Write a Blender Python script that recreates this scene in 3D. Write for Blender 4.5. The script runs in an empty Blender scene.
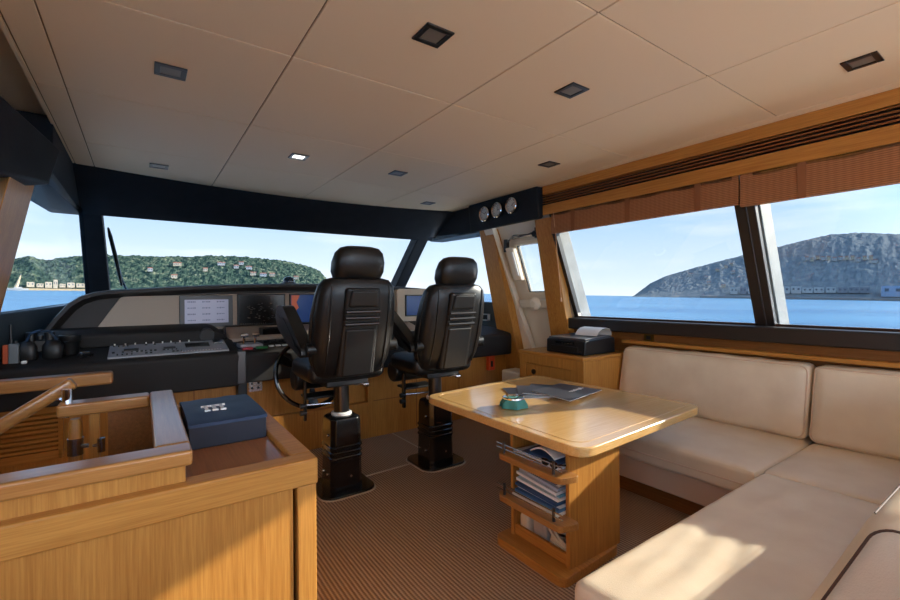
import bpy, bmesh, math, random
from mathutils import Vector, Matrix, noise
random.seed(7)
SC = bpy.context.scene
COL = SC.collection
PI = math.pi

# ------------------------------------------------------------------ helpers
def lin(c):
    return tuple((v/255/12.92) if v/255 <= .04045 else ((v/255+.055)/1.055)**2.4 for v in c)
def nb(): return bmesh.new()
def hexa(bm, b, t):
    """b, t: four bottom / four top corners in the same turning order"""
    v = [bm.verts.new(p) for p in list(b)+list(t)]
    for f in ((3,2,1,0),(4,5,6,7),(0,1,5,4),(1,2,6,5),(2,3,7,6),(3,0,4,7)):
        bm.faces.new([v[i] for i in f])
def box(bm, x0,x1,y0,y1,z0,z1):
    hexa(bm, [(x0,y0,z0),(x1,y0,z0),(x1,y1,z0),(x0,y1,z0)], [(x0,y0,z1),(x1,y0,z1),(x1,y1,z1),(x0,y1,z1)])
def prism(bm, pts, axis, a0, a1):
    def P(p,a):
        return {'x':(a,p[0],p[1]),'y':(p[0],a,p[1]),'z':(p[0],p[1],a)}[axis]
    A=[bm.verts.new(P(p,a0)) for p in pts]; B=[bm.verts.new(P(p,a1)) for p in pts]
    n=len(pts)
    bm.faces.new(A); bm.faces.new(B[::-1])
    for i in range(n): bm.faces.new([A[i],B[i],B[(i+1)%n],A[(i+1)%n]])
def loft(bm, rings, caps=True, closed=True):
    R=[[bm.verts.new(p) for p in r] for r in rings]; n=len(R[0])
    for a,b in zip(R,R[1:]):
        for i in range(n if closed else n-1):
            bm.faces.new([a[i],a[(i+1)%n],b[(i+1)%n],b[i]])
    if caps: bm.faces.new(R[0][::-1]); bm.faces.new(R[-1])
def frame_of(d):
    d=d.normalized(); u=d.orthogonal().normalized(); return u, d.cross(u)
def cyl(bm, p0, p1, r0, r1=None, n=24):
    p0=Vector(p0); p1=Vector(p1); r1=r0 if r1 is None else r1
    u,w=frame_of(p1-p0)
    loft(bm,[[p+r*(math.cos(2*PI*i/n)*u+math.sin(2*PI*i/n)*w) for i in range(n)] for p,r in ((p0,r0),(p1,r1))])
def tube(bm, pts, r, n=8, closed=False):
    pts=[Vector(p) for p in pts]; m=len(pts); rings=[]; u=None
    for i,p in enumerate(pts):
        if closed: d=pts[(i+1)%m]-pts[i-1]
        else: d=pts[min(i+1,m-1)]-pts[max(i-1,0)]
        d.normalize()
        u = d.orthogonal() if u is None else u-d*u.dot(d)
        u.normalize(); w=d.cross(u)
        rr = r[i] if isinstance(r,(list,tuple)) else r
        rings.append([p+rr*(math.cos(2*PI*k/n)*u+math.sin(2*PI*k/n)*w) for k in range(n)])
    if closed: rings.append(rings[0])
    loft(bm, rings, caps=not closed)
    if closed: bmesh.ops.remove_doubles(bm, verts=bm.verts, dist=1e-5)
def lathe(bm, prof, c, n=32):
    c=Vector(c)
    loft(bm,[[c+Vector((r*math.cos(2*PI*i/n),r*math.sin(2*PI*i/n),z)) for i in range(n)] for r,z in prof])
def sring(a,b,e,c,axis='z',n=40):
    out=[]
    for i in range(n):
        t=2*PI*i/n; ct,st=math.cos(t),math.sin(t)
        p=a*math.copysign(abs(ct)**(2/e),ct); q=b*math.copysign(abs(st)**(2/e),st)
        out.append({'z':(c[0]+p,c[1]+q,c[2]),'y':(c[0]+p,c[1],c[2]+q),'x':(c[0],c[1]+p,c[2]+q)}[axis])
    return out
def rrect(x0,x1,y0,y1,r,k=6):
    out=[]
    for cx,cy,a in ((x1-r,y1-r,0),(x0+r,y1-r,90),(x0+r,y0+r,180),(x1-r,y0+r,270)):
        for i in range(k+1):
            t=math.radians(a+90*i/k); out.append((cx+r*math.cos(t),cy+r*math.sin(t)))
    return out
def rpoly(pts,r,k=6):
    """polygon with rounded corners"""
    out=[]; n=len(pts)
    for i in range(n):
        p=Vector(pts[i]); a=(Vector(pts[i-1])-p).normalized(); b=(Vector(pts[(i+1)%n])-p).normalized()
        for j in range(k+1):
            t=j/k; q=p+a*r; s=p+b*r
            out.append(tuple((1-t)**2*q+2*t*(1-t)*p+t*t*s))
    return out
def cushion(bm, lo, hi, r, puff=(0,0,0), n=14, wr=0.0, seed=0, fn=None, ws=(3,9,3)):
    """a soft rounded box with bulging faces and fine wrinkles"""
    lo=Vector(lo); hi=Vector(hi); c=(lo+hi)/2; h=(hi-lo)/2
    t=bmesh.new(); bmesh.ops.create_cube(t,size=2.0)
    bmesh.ops.subdivide_edges(t,edges=t.edges[:],cuts=n,use_grid_fill=True)
    for v in t.verts:
        u=Vector((math.copysign(abs(x)**.8,x) if abs(x)<1 else x for x in v.co))
        p=Vector((u[i]*h[i] for i in range(3)))
        q=Vector((max(-h[i]+r,min(h[i]-r,p[i])) for i in range(3)))
        d=p-q
        if d.length>1e-9: p=q+d.normalized()*r
        for i in range(3):
            j,k=[m for m in range(3) if m!=i]
            if puff[i]: p[i]+=puff[i]*(u[i])*(1-u[j]**2)*(1-u[k]**2)
        p=p+c
        if wr:
            s=noise.noise(Vector((p.x*ws[0]+seed,p.y*ws[1],p.z*ws[2])))+.5*noise.noise(Vector((p.x*ws[0]*2.3+seed,p.y*ws[1]*2.1,p.z*ws[2]*2)))
            nrm=Vector((u[i]**5 for i in range(3)))
            for i in range(3):
                j,k=[m for m in range(3) if m!=i]; nrm[i]*=(1-abs(u[j])**5)*(1-abs(u[k])**5)
            p+=nrm*s*wr
        v.co=fn(p) if fn else p
    me=bpy.data.meshes.new('tmp'); t.to_mesh(me); t.free(); bm.from_mesh(me); bpy.data.meshes.remove(me)

def setp(o,label=None,cat=None,group=None,kind=None):
    if label: o['label']=label
    if cat: o['category']=cat
    if group: o['group']=group
    if kind: o['kind']=kind
    return o
def wloc(o):
    v=Vector(o.location)
    while o.parent: o=o.parent; v=v+Vector(o.location)
    return v
def obj(name,bm,m,parent=None,bevel=0,seg=2,label=None,cat=None,group=None,kind=None,ang=35,flat=False):
    bmesh.ops.recalc_face_normals(bm,faces=bm.faces)
    if parent is not None: off=wloc(parent); loc=Vector((0,0,0))
    else:
        xs=[v.co.x for v in bm.verts]; ys=[v.co.y for v in bm.verts]; zs=[v.co.z for v in bm.verts]
        off=Vector(((min(xs)+max(xs))/2,(min(ys)+max(ys))/2,min(zs))); loc=off
    for v in bm.verts: v.co-=off
    me=bpy.data.meshes.new(name); bm.to_mesh(me); bm.free()
    if not flat:
        me.shade_smooth(); me.set_sharp_from_angle(angle=math.radians(ang))
    o=bpy.data.objects.new(name,me); COL.objects.link(o); o.location=loc
    if parent is not None: o.parent=parent
    me.materials.append(m)
    if bevel:
        b=o.modifiers.new('bevel','BEVEL'); b.width=bevel; b.segments=seg; b.limit_method='ANGLE'; b.angle_limit=math.radians(40)
        b.harden_normals=True
    return setp(o,label,cat,group,kind)
def thing(name,label,cat,loc,group=None,kind=None):
    o=bpy.data.objects.new(name,None); COL.objects.link(o); o.location=loc; o.empty_display_size=.1
    return setp(o,label,cat,group,kind)
def struct(name,bm,m,bevel=0,label=None,**k):
    return obj(name,bm,m,None,bevel,label=label,cat=k.pop('cat','structure'),kind='structure',**k)
def sthing(name,label,loc,cat): return thing(name,label,cat,loc,kind='structure')
def B(*a):
    bm=nb(); box(bm,*a); return bm
def copy_tree(o,parent=None):
    c=o.copy(); COL.objects.link(c)
    if parent is not None: c.parent=parent
    for ch in list(o.children): copy_tree(ch,c)
    return c

# ------------------------------------------------------------------ materials
def newmat(name):
    m=bpy.data.materials.new(name); m.use_nodes=True; nt=m.node_tree
    return m,nt,nt.nodes['Principled BSDF']
def N(nt,t,**k):
    n=nt.nodes.new(t)
    for a,b in k.items(): setattr(n,a,b)
    return n
def mat(name,c,rough=.5,metal=0,coat=0,spec=.5,bump=None,emit=None,mott=None):
    m,nt,p=newmat(name)
    p.inputs['Base Color'].default_value=(*lin(c),1); p.inputs['Roughness'].default_value=rough
    p.inputs['Metallic'].default_value=metal; p.inputs['Coat Weight'].default_value=coat; p.inputs['Coat Roughness'].default_value=.1
    p.inputs['Specular IOR Level'].default_value=spec
    tc=N(nt,'ShaderNodeTexCoord')
    if bump:
        n=N(nt,'ShaderNodeTexNoise'); n.inputs['Scale'].default_value=bump[0]; n.inputs['Detail'].default_value=3
        nt.links.new(tc.outputs['Object'],n.inputs['Vector'])
        b=N(nt,'ShaderNodeBump'); b.inputs['Strength'].default_value=bump[1]; b.inputs['Distance'].default_value=.003
        nt.links.new(n.outputs['Fac'],b.inputs['Height']); nt.links.new(b.outputs['Normal'],p.inputs['Normal'])
    if mott:
        n=N(nt,'ShaderNodeTexNoise'); n.inputs['Scale'].default_value=mott[0]; n.inputs['Detail'].default_value=4
        nt.links.new(tc.outputs['Object'],n.inputs['Vector'])
        r=N(nt,'ShaderNodeValToRGB'); r.color_ramp.elements[0].position=.3; r.color_ramp.elements[1].position=.7
        r.color_ramp.elements[0].color=(*lin(mott[1]),1); r.color_ramp.elements[1].color=(*lin(c),1)
        nt.links.new(n.outputs['Fac'],r.inputs['Fac']); nt.links.new(r.outputs['Color'],p.inputs['Base Color'])
    if emit:
        p.inputs['Emission Color'].default_value=(*lin(emit[0]),1); p.inputs['Emission Strength'].default_value=emit[1]
    return m
def wood(name,c1,c2,axis,rough=.42,coat=.06,fine=95,band=.55):
    """straight-grained veneer, grain along one axis"""
    m,nt,p=newmat(name)
    tc=N(nt,'ShaderNodeTexCoord'); mp=N(nt,'ShaderNodeMapping'); nt.links.new(tc.outputs['Object'],mp.inputs['Vector'])
    mp.inputs['Scale'].default_value=[.035 if a==axis else 1 for a in 'xyz']
    n1=N(nt,'ShaderNodeTexNoise'); n1.inputs['Scale'].default_value=fine; n1.inputs['Detail'].default_value=5; n1.inputs['Roughness'].default_value=.65
    n2=N(nt,'ShaderNodeTexNoise'); n2.inputs['Scale'].default_value=fine*3.2; n2.inputs['Detail'].default_value=3
    n3=N(nt,'ShaderNodeTexNoise'); n3.inputs['Scale'].default_value=7; n3.inputs['Detail'].default_value=2
    for n in (n1,n2,n3): nt.links.new(mp.outputs['Vector'],n.inputs['Vector'])
    a=N(nt,'ShaderNodeMath',operation='MULTIPLY_ADD'); a.inputs[1].default_value=band; nt.links.new(n1.outputs['Fac'],a.inputs[0])
    b=N(nt,'ShaderNodeMath',operation='MULTIPLY'); b.inputs[1].default_value=.28; nt.links.new(n2.outputs['Fac'],b.inputs[0])
    c=N(nt,'ShaderNodeMath',operation='MULTIPLY_ADD'); c.inputs[1].default_value=.25
    nt.links.new(n3.outputs['Fac'],c.inputs[0]); nt.links.new(b.outputs[0],c.inputs[2]); nt.links.new(c.outputs[0],a.inputs[2])
    r=N(nt,'ShaderNodeValToRGB'); e=r.color_ramp.elements
    e[0].position=.36; e[0].color=(*lin(c2),1); e[1].position=.66; e[1].color=(*lin(c1),1)
    nt.links.new(a.outputs[0],r.inputs['Fac']); nt.links.new(r.outputs['Color'],p.inputs['Base Color'])
    bp=N(nt,'ShaderNodeBump'); bp.inputs['Strength'].default_value=.04; bp.inputs['Distance'].default_value=.0006
    nt.links.new(n2.outputs['Fac'],bp.inputs['Height']); nt.links.new(bp.outputs['Normal'],p.inputs['Normal'])
    p.inputs['Roughness'].default_value=rough; p.inputs['Coat Weight'].default_value=coat; p.inputs['Coat Roughness'].default_value=.18; p.inputs['Specular IOR Level'].default_value=.3 if coat<.1 else .5
    return m
OAK=(200,140,66); OAK2=(162,102,40)
W={a:wood('oak_'+a,OAK,OAK2,a) for a in 'xyz'}
WT=wood('table_oak',(234,188,120),(210,158,88),'x',rough=.22,coat=1.0)
WR={a:wood('rail_oak_'+a,(188,132,70),(148,94,42),a,rough=.3,coat=.8) for a in 'xy'}
WD=wood('dark_tray_veneer',(164,106,52),(128,76,32),'y',rough=.3,coat=.25)
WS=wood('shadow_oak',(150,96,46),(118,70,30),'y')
BLACKLEATHER=mat('black_leather',(22,20,19),.36,bump=(260,.2),spec=.42)
BLACKSHELL=mat('black_satin_plastic',(19,18,18),.42)
BLACKMETAL=mat('black_gloss_coat',(12,12,13),.25,coat=.4)
NAVY=mat('charcoal_leatherette',(33,36,42),.62,bump=(90,.3),mott=(9,(26,29,34)),spec=.25)
FASCIA=mat('dark_padded_fascia',(27,23,21),.65,bump=(200,.3))
DASHB=mat('dash_hood_leather',(46,41,39),.55,bump=(220,.25))
BEIGE=mat('dash_beige',(176,158,140),.55,bump=(300,.1))
GREYPANEL=mat('grey_switch_panel',(150,153,160),.45)
CREAM=mat('cream_leather',(242,224,196),.45,bump=(320,.35),mott=(5,(230,208,178)))
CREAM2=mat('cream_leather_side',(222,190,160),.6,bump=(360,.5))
SEAM=mat('brown_seam',(86,58,44),.7)
WHITE=mat('white_gelcoat',(240,224,198),.35)
WHITEEXT=mat('white_hull_paint',(168,167,162),.6,mott=(6,(140,140,136)))
CEIL=mat('ceiling_panel',(242,216,178),.55,bump=(500,.06))
CEILG=mat('ceiling_groove',(150,124,92),.8)
STEEL=mat('brushed_steel',(190,190,192),.25,metal=1)
CHROME=mat('chrome',(215,215,220),.1,metal=1)
DKSTEEL=mat('dark_steel',(84,82,82),.3,metal=1)
DARKWIN=mat('dark_window_frame',(40,33,30),.45)
BROWNWIN=mat('brown_window_rebate',(74,52,42),.5)
TEAL=mat('dark_teal_lining',(48,60,68),.7)
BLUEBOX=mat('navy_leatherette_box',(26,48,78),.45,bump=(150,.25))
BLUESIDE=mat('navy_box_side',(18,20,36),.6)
PAPER=mat('white_paper',(236,232,226),.7)
BLACKPL=mat('printer_black',(24,24,26),.4)
GREYPL=mat('printer_lid_grey',(74,74,76),.3)
def glass(name,tint,fac=.06):
    m=bpy.data.materials.new(name); m.use_nodes=True; nt=m.node_tree; nt.nodes.clear()
    o=N(nt,'ShaderNodeOutputMaterial'); mx=N(nt,'ShaderNodeMixShader'); t=N(nt,'ShaderNodeBsdfTransparent'); g=N(nt,'ShaderNodeBsdfGlossy')
    t.inputs['Color'].default_value=(*tint,1); g.inputs['Roughness'].default_value=.02
    mx.inputs['Fac'].default_value=fac
    nt.links.new(t.outputs[0],mx.inputs[1]); nt.links.new(g.outputs[0],mx.inputs[2]); nt.links.new(mx.outputs[0],o.inputs['Surface'])
    return m
GLASS=glass('tinted_glass',(.57,.59,.60),.04)
GLASSF=glass('windscreen_glass',(.61,.62,.625),.04)

def carpet():
    m,nt,p=newmat('ribbed_carpet')
    tc=N(nt,'ShaderNodeTexCoord'); sp=N(nt,'ShaderNodeSeparateXYZ'); nt.links.new(tc.outputs['Object'],sp.inputs[0])
    a=N(nt,'ShaderNodeMath',operation='MULTIPLY'); a.inputs[1].default_value=2*PI/.0175; nt.links.new(sp.outputs['X'],a.inputs[0])
    s=N(nt,'ShaderNodeMath',operation='SINE'); nt.links.new(a.outputs[0],s.inputs[0])
    b=N(nt,'ShaderNodeMath',operation='MULTIPLY'); b.inputs[1].default_value=2*PI/.012; nt.links.new(sp.outputs['Y'],b.inputs[0])
    s2=N(nt,'ShaderNodeMath',operation='SINE'); nt.links.new(b.outputs[0],s2.inputs[0])
    mx=N(nt,'ShaderNodeMath',operation='MULTIPLY_ADD'); mx.inputs[1].default_value=.25; nt.links.new(s2.outputs[0],mx.inputs[0]); nt.links.new(s.outputs[0],mx.inputs[2])
    n=N(nt,'ShaderNodeTexNoise'); n.inputs['Scale'].default_value=180; nt.links.new(tc.outputs['Object'],n.inputs['Vector'])
    ad=N(nt,'ShaderNodeMath',operation='ADD'); nt.links.new(mx.outputs[0],ad.inputs[0]); nt.links.new(n.outputs['Fac'],ad.inputs[1])
    r=N(nt,'ShaderNodeMapRange'); r.inputs['From Min'].default_value=-.6; r.inputs['From Max'].default_value=1.7; nt.links.new(ad.outputs[0],r.inputs['Value'])
    c=N(nt,'ShaderNodeValToRGB'); c.color_ramp.elements[0].color=(*lin((128,98,74)),1); c.color_ramp.elements[1].color=(*lin((200,168,138)),1)
    nt.links.new(r.outputs[0],c.inputs['Fac']); nt.links.new(c.outputs[0],p.inputs['Base Color']); p.inputs['Roughness'].default_value=.95
    p.inputs['Specular IOR Level'].default_value=.1
    bp=N(nt,'ShaderNodeBump'); bp.inputs['Strength'].default_value=.5; bp.inputs['Distance'].default_value=.004
    nt.links.new(ad.outputs[0],bp.inputs['Height']); nt.links.new(bp.outputs[0],p.inputs['Normal'])
    return m
CARPET=carpet(); HEM=mat('carpet_hem_tape',(186,164,138),.9)
def blindmat():
    m,nt,p=newmat('woven_wood_blind')
    tc=N(nt,'ShaderNodeTexCoord'); sp=N(nt,'ShaderNodeSeparateXYZ'); nt.links.new(tc.outputs['Object'],sp.inputs[0])
    def wave(o,per):
        a=N(nt,'ShaderNodeMath',operation='MULTIPLY'); a.inputs[1].default_value=2*PI/per; nt.links.new(sp.outputs[o],a.inputs[0])
        s=N(nt,'ShaderNodeMath',operation='SINE'); nt.links.new(a.outputs[0],s.inputs[0]); return s
    w1=wave('Z',.011); w2=wave('Y',.035)
    mu=N(nt,'ShaderNodeMath',operation='MULTIPLY_ADD'); mu.inputs[1].default_value=.18
    nt.links.new(w2.outputs[0],mu.inputs[0]); nt.links.new(w1.outputs[0],mu.inputs[2])
    r=N(nt,'ShaderNodeMapRange'); r.inputs['From Min'].default_value=-1.5; r.inputs['From Max'].default_value=1.5; nt.links.new(mu.outputs[0],r.inputs['Value'])
    c=N(nt,'ShaderNodeValToRGB'); c.color_ramp.elements[0].color=(*lin((124,74,40)),1); c.color_ramp.elements[1].color=(*lin((186,126,78)),1)
    nt.links.new(r.outputs[0],c.inputs['Fac']); nt.links.new(c.outputs[0],p.inputs['Base Color']); p.inputs['Roughness'].default_value=.7
    bp=N(nt,'ShaderNodeBump'); bp.inputs['Strength'].default_value=.4; bp.inputs['Distance'].default_value=.002
    nt.links.new(mu.outputs[0],bp.inputs['Height']); nt.links.new(bp.outputs[0],p.inputs['Normal'])
    return m
BLIND=blindmat()

# ------------------------------------------------------------------ camera (x to starboard, y forward, z up; metres)
F=440.0; YAW=math.radians(35); H=1.25; ROLL=math.atan2(7,938); HC=298-(450-142)*7/938
cam=bpy.data.cameras.new('camera'); co=bpy.data.objects.new('camera',cam); COL.objects.link(co)
cam.sensor_width=36; cam.lens=F/900*36; cam.clip_start=.05; cam.clip_end=60000
cam.shift_y=(HC-300)/900
d=Vector((math.sin(YAW),math.cos(YAW),0)); r_=Vector((math.cos(YAW),-math.sin(YAW),0)); u_=Vector((0,0,1))
# the lens is rolled by a small angle
r2=r_*math.cos(ROLL)-u_*math.sin(ROLL); u2=u_*math.cos(ROLL)+r_*math.sin(ROLL)
M=Matrix((r2,u2,-d)).transposed().to_4x4(); M.translation=(0,0,H); co.matrix_world=M
SC.camera=co

# ------------------------------------------------------------------ setting: floor, ceiling, walls
struct('floor',B(-.8,3.45,-2.6,3.7,-.06,0),CARPET,label='brown ribbed carpet floor of the saloon',cat='floor')
bm=nb()
tube(bm,[(1.86,2.95,.002),(1.86,3.58,.002)],.006,6); tube(bm,[(1.22,2.84,.002),(1.72,2.86,.002)],.006,6)
for cx,cy in ((1.073,2.79),(1.815,2.80)):
    tube(bm,[(cx+x,cy+y,.002) for x,y in rrect(-.185,.185,-.185,.185,.09)],.006,6,closed=True)
struct('trim_1',bm,HEM,label='pale hem tape edging the forward carpet',cat='trim')

def yfront(x): return 4.26+.27*max(0,1-((x-1.33)/1.75)**2)
bm=nb()
xe=[-.40,-.29,.52,1.335,2.14,2.95,3.04]; ye=[-2.6,-1.72,-.825,.075,.975,1.875,2.755,3.64]
g=.003
for i in range(len(xe)-1):
    for j in range(len(ye)-1):
        if i in (0,5) and j<len(ye)-2:
            continue
        box(bm,xe[i]+g,xe[i+1]-g,ye[j]+g,ye[j+1]-g,2.25,2.27)
    k=6; xs=[xe[i]+g+(xe[i+1]-xe[i]-2*g)*t/k for t in range(k+1)]
    prism(bm,[(xs[0],ye[-1]+g),(xs[-1],ye[-1]+g)]+[(x,yfront(x)) for x in xs[::-1]],'z',2.25,2.27)
for i in (0,5): box(bm,xe[i]+g,xe[i+1]-g,-2.6,ye[-2]-g,2.25,2.27)
ce=struct('ceiling',bm,CEIL,bevel=.003,label='cream panelled ceiling with narrow joints',cat='ceiling')
obj('backing',B(-.42,3.1,-2.6,4.5,2.256,2.32),CEILG,ce)
obj('side_recess',B(-.85,-.405,-2.6,4.3,2.34,2.38),CEIL,ce)
obj('port_upper_lining',B(-.86,-.80,2.3,4.9,1.98,2.38),CEIL,ce); obj('edge_return',B(-.42,-.402,-2.6,4.25,2.25,2.345),CEIL,ce)

# starboard side below and above the windows
bm=nb(); box(bm,3.40,3.47,-2.6,3.0,-.05,.935); box(bm,3.36,3.40,-2.6,2.75,.87,.935)
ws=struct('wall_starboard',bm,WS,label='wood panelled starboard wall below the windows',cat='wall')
obj('ledge',B(3.29,3.42,.05,2.2,.845,.872),W['y'],ws,bevel=.006)
bm=nb(); box(bm,3.24,3.46,-2.6,3.0,1.93,2.35); box(bm,3.05,3.26,-2.6,3.9,2.27,2.35)
obj('upper_lining',bm,WHITEEXT,ws)
obj('aft_lining',B(3.30,3.46,-1.15,-.85,.93,1.95),W['z'],ws); obj('aft_post',B(3.30,3.46,-2.6,-2.45,.93,1.95),W['z'],ws)
# valance with the long grille
va=sthing('trim_2','long oak valance with air grille above the blinds',(3.1,1.4,1.985),'trim')
bm=nb(); box(bm,3.03,3.06,-1.5,2.83,1.985,2.075); box(bm,3.03,3.06,-1.5,2.83,2.172,2.25); box(bm,3.075,3.1,-1.5,2.83,1.985,2.25)
obj('fascia_board',bm,W['y'],va,bevel=.004)
bm=nb()
for k in range(4): 
    z=2.089+k*.0225; hexa(bm,[(3.032,-1.5,z),(3.07,-1.5,z+.004),(3.07,2.83,z+.004),(3.032,2.83,z)],[(3.032,-1.5,z+.008),(3.07,-1.5,z+.012),(3.07,2.83,z+.012),(3.032,2.83,z+.008)])
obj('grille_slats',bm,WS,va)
obj('grille_backing',B(3.068,3.074,-1.5,2.83,2.07,2.18),BLACKSHELL,va)

# window geometry: the glass leans inboard towards the top
def gx(z): return 3.40-(z-1.05)*.30/.75
def lean_y(y0,y1,z0,z1,t=.02,dx=0):
    return ([(gx(z0)+dx,y0,z0),(gx(z0)+dx+t,y0,z0),(gx(z0)+dx+t,y1,z0),(gx(z0)+dx,y1,z0)],
            [(gx(z1)+dx,y0,z1),(gx(z1)+dx+t,y0,z1),(gx(z1)+dx+t,y1,z1),(gx(z1)+dx,y1,z1)])
struct('aft_light_blocker',B(-.78,1.05,-.75,-.45,.0,.92),W['x'],bevel=.006,label='added low oak light blocker behind the camera, shading the stairwell cabinet front',cat='unit')  # unseen block, added to keep aft floor bounce off the cabinet front
struct('aft_bounce_floor',B(-.78,3.38,-2.58,-.45,0,.012),mat('pale_bounce_floor',(214,206,190),.5),label='added pale floor in the unseen aft part of the saloon, bouncing sunlight upward',cat='floor')  # unseen pale surface, added to throw sunlight up at the ceiling
struct('trim_3',B(3.27,3.47,-.9,2.80,.935,1.035),DARKWIN,bevel=.012,label='thick dark sill along the starboard windows',cat='sill')
bm=nb()
hexa(bm,*lean_y(1.132,1.245,1.03,1.84,.045,-.035)); hexa(bm,*lean_y(1.175,1.185,1.03,1.83,.02,-.042))
mu=struct('trim_4',bm,DARKWIN,bevel=.006,label='dark brown mullion between the two starboard windows',cat='mullion')
bm=nb(); hexa(bm,*lean_y(1.124,1.25,1.0,2.0,.18,.022)); obj('outer_reveal',bm,WHITEEXT,mu,bevel=.01)
for k,(y0,y1,lab) in enumerate(((1.245,2.76,'forward starboard window with a sea view, beside the printer'),(-.75,1.132,'aft starboard window at the right edge of the view'))):
    w=sthing('window_%d'%(k+1),lab,(3.3,(y0+y1)/2,1.035),'window')
    bm=nb(); hexa(bm,*lean_y(y0+.002,y1-.002,1.05,1.99,.008,.01)); obj('pane',bm,GLASS,w)
    bm=nb(); hexa(bm,*lean_y(y0,y1,1.03,1.05,.04,-.03)); obj('frame',bm,BROWNWIN,w,bevel=.004)
bm=nb(); hexa(bm,*lean_y(2.708,2.752,1.0,1.83,.05,-.03))
fr=struct('trim_5',bm,DARKWIN,label='dark edge frame beside the forward post',cat='trim')
bm=nb(); hexa(bm,*lean_y(2.752,2.95,.98,1.99,.20,.022)); obj('outer_reveal',bm,WHITEEXT,fr,bevel=.01)
bm=nb(); hexa(bm,*lean_y(-.9,-.74,.98,2.0,.14,-.02)); struct('trim_6',bm,DARKWIN,label='dark pillar aft of the starboard windows',cat='trim')

# raked wooden posts either side of the side door
def post(name,lab,t0,t1,b0,b1,xt,xb,zt,zb,th,m,dx=0):
    bm=nb()
    hexa(bm,[(xb+dx,b0,zb),(xb+th+dx,b0,zb),(xb+th+dx,b1,zb),(xb+dx,b1,zb)],[(xt+dx,t0,zt),(xt+th+dx,t0,zt),(xt+th+dx,t1,zt),(xt+dx,t1,zt)])
    return struct(name,bm,m,bevel=.006,label=lab,cat='post')
post('trim_7','oak post between the side door and the forward window',2.75,2.95,2.74,2.97,3.045,3.30,1.96,.75,.09,W['z'])
post('trim_8','oak post between the helm and the side door',3.56,3.78,3.30,3.60,3.045,3.33,1.96,.0,.10,W['z'])
# side door
def dxx(z): return 3.13+(1.95-z)*.27/1.0
dr=sthing('door_1','white side door with small window and latch',(3.45,3.25,.05),'door')
def dslab(bm,y0,y1,z0,z1,t=.04,off=0,sk=0.10):
    def q(y,z): return y+sk*(z-1.2)
    hexa(bm,[(dxx(z0)+off,q(y0,z0),z0),(dxx(z0)+off+t,q(y0,z0),z0),(dxx(z0)+off+t,q(y1,z0),z0),(dxx(z0)+off,q(y1,z0),z0)],
            [(dxx(z1)+off,q(y0,z1),z1),(dxx(z1)+off+t,q(y0,z1),z1),(dxx(z1)+off+t,q(y1,z1),z1),(dxx(z1)+off,q(y1,z1),z1)])
bm=nb(); wy0,wy1,wz0,wz1=2.90,3.27,1.28,1.76
dslab(bm,2.72,3.6,.05,wz0); dslab(bm,2.72,3.6,wz1,2.0); dslab(bm,2.72,wy0,wz0,wz1); dslab(bm,wy1,3.6,wz0,wz1)
obj('door_leaf',bm,WHITE,dr)
bm=nb(); dslab(bm,wy0,wy1,wz0,wz1,.006,.03); obj('pane',bm,GLASS,dr)
bm=nb(); f=.035
dslab(bm,wy0-f,wy1+f,wz0-f,wz0,.03,-.02); dslab(bm,wy0-f,wy1+f,wz1,wz1+f,.03,-.02); dslab(bm,wy1,wy1+f,wz0,wz1,.03,-.02); dslab(bm,wy0-f,wy0,wz0,wz1,.03,-.02)
obj('window_frame',bm,WHITE,dr,bevel=.006)
bm=nb(); dslab(bm,wy1-.014,wy1,wz0,wz1,.02,-.005); dslab(bm,wy0,wy1,wz0,wz0+.01,.02,-.005); obj('gasket',bm,BLACKSHELL,dr)
bm=nb(); dslab(bm,3.42,3.56,.05,1.97,.07,-.09,.18); obj('jamb',bm,WHITE,dr,bevel=.01)
bm=nb(); dslab(bm,2.90,3.37,1.12,1.205,.07,-.10); la=obj('latch_bar',bm,WHITE,dr,bevel=.012)
bm=nb(); x=dxx(1.16); lathe(bm,[(.02,0),(.066,.004),(.07,.02),(.05,.03),(.03,.05)],(0,0,0),28)
bmesh.ops.rotate(bm,verts=bm.verts,cent=(0,0,0),matrix=Matrix.Rotation(-PI/2,3,'Y')); bmesh.ops.translate(bm,verts=bm.verts,vec=(x-.095,3.13,1.16))
obj('latch_knob',bm,WHITE,dr)
bm=nb(); dslab(bm,3.25,3.36,1.40,1.74,.06,-.10); obj('lever_housing',bm,WHITE,dr,bevel=.015)
bm=nb(); dslab(bm,3.255,3.28,1.45,1.69,.01,-.108); obj('lever_insert',bm,mat('bright_white',(245,243,238),.3),dr)
bm=nb(); x=dxx(1.84)-.04
tube(bm,[(x,3.42,1.80),(x-.01,3.30,1.855),(x-.01,3.10,1.84),(x,2.98,1.86)],.012,8); tube(bm,[(x,3.38,1.83),(x-.015,3.2,1.83),(x,3.05,1.84)],.008,8)
obj('closer_arm',bm,STEEL,dr)
bm=nb(); cyl(bm,(x-.01,2.99,1.80),(x-.01,2.99,1.90),.016,n=12); cyl(bm,(x-.03,3.0,1.84),(x+.05,3.0,1.84),.03,n=16); box(bm,x-.02,x+.02,3.40,3.44,1.70,1.83)
obj('closer_bracket',bm,BLACKSHELL,dr)
struct('trim_9',B(2.98,3.18,3.12,3.36,0,.50),WHITE,bevel=.02,label='white step block at the foot of the side door',cat='step')

# ------------------------------------------------------------------ wheelhouse shell
# header over the windscreen
bm=nb(); rings=[]
for k in range(25):
    x=-.62+3.92*k/24; xx=max(-.40,min(3.04,x)); yf=yfront(xx)-.02; s=((x-1.35)/1.7); yb=4.84-.05*s*s
    rings.append([(x,yf,2.30),(x,yf,2.252),(x,yf+.03,2.215),(x,yb-.05,1.985),(x,yb,1.958),(x,yb+.08,1.97),(x,yb+.1,2.30)])
loft(bm,rings); struct('trim_10',bm,NAVY,label='dark padded header curving above the windscreen',cat='header')
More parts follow.
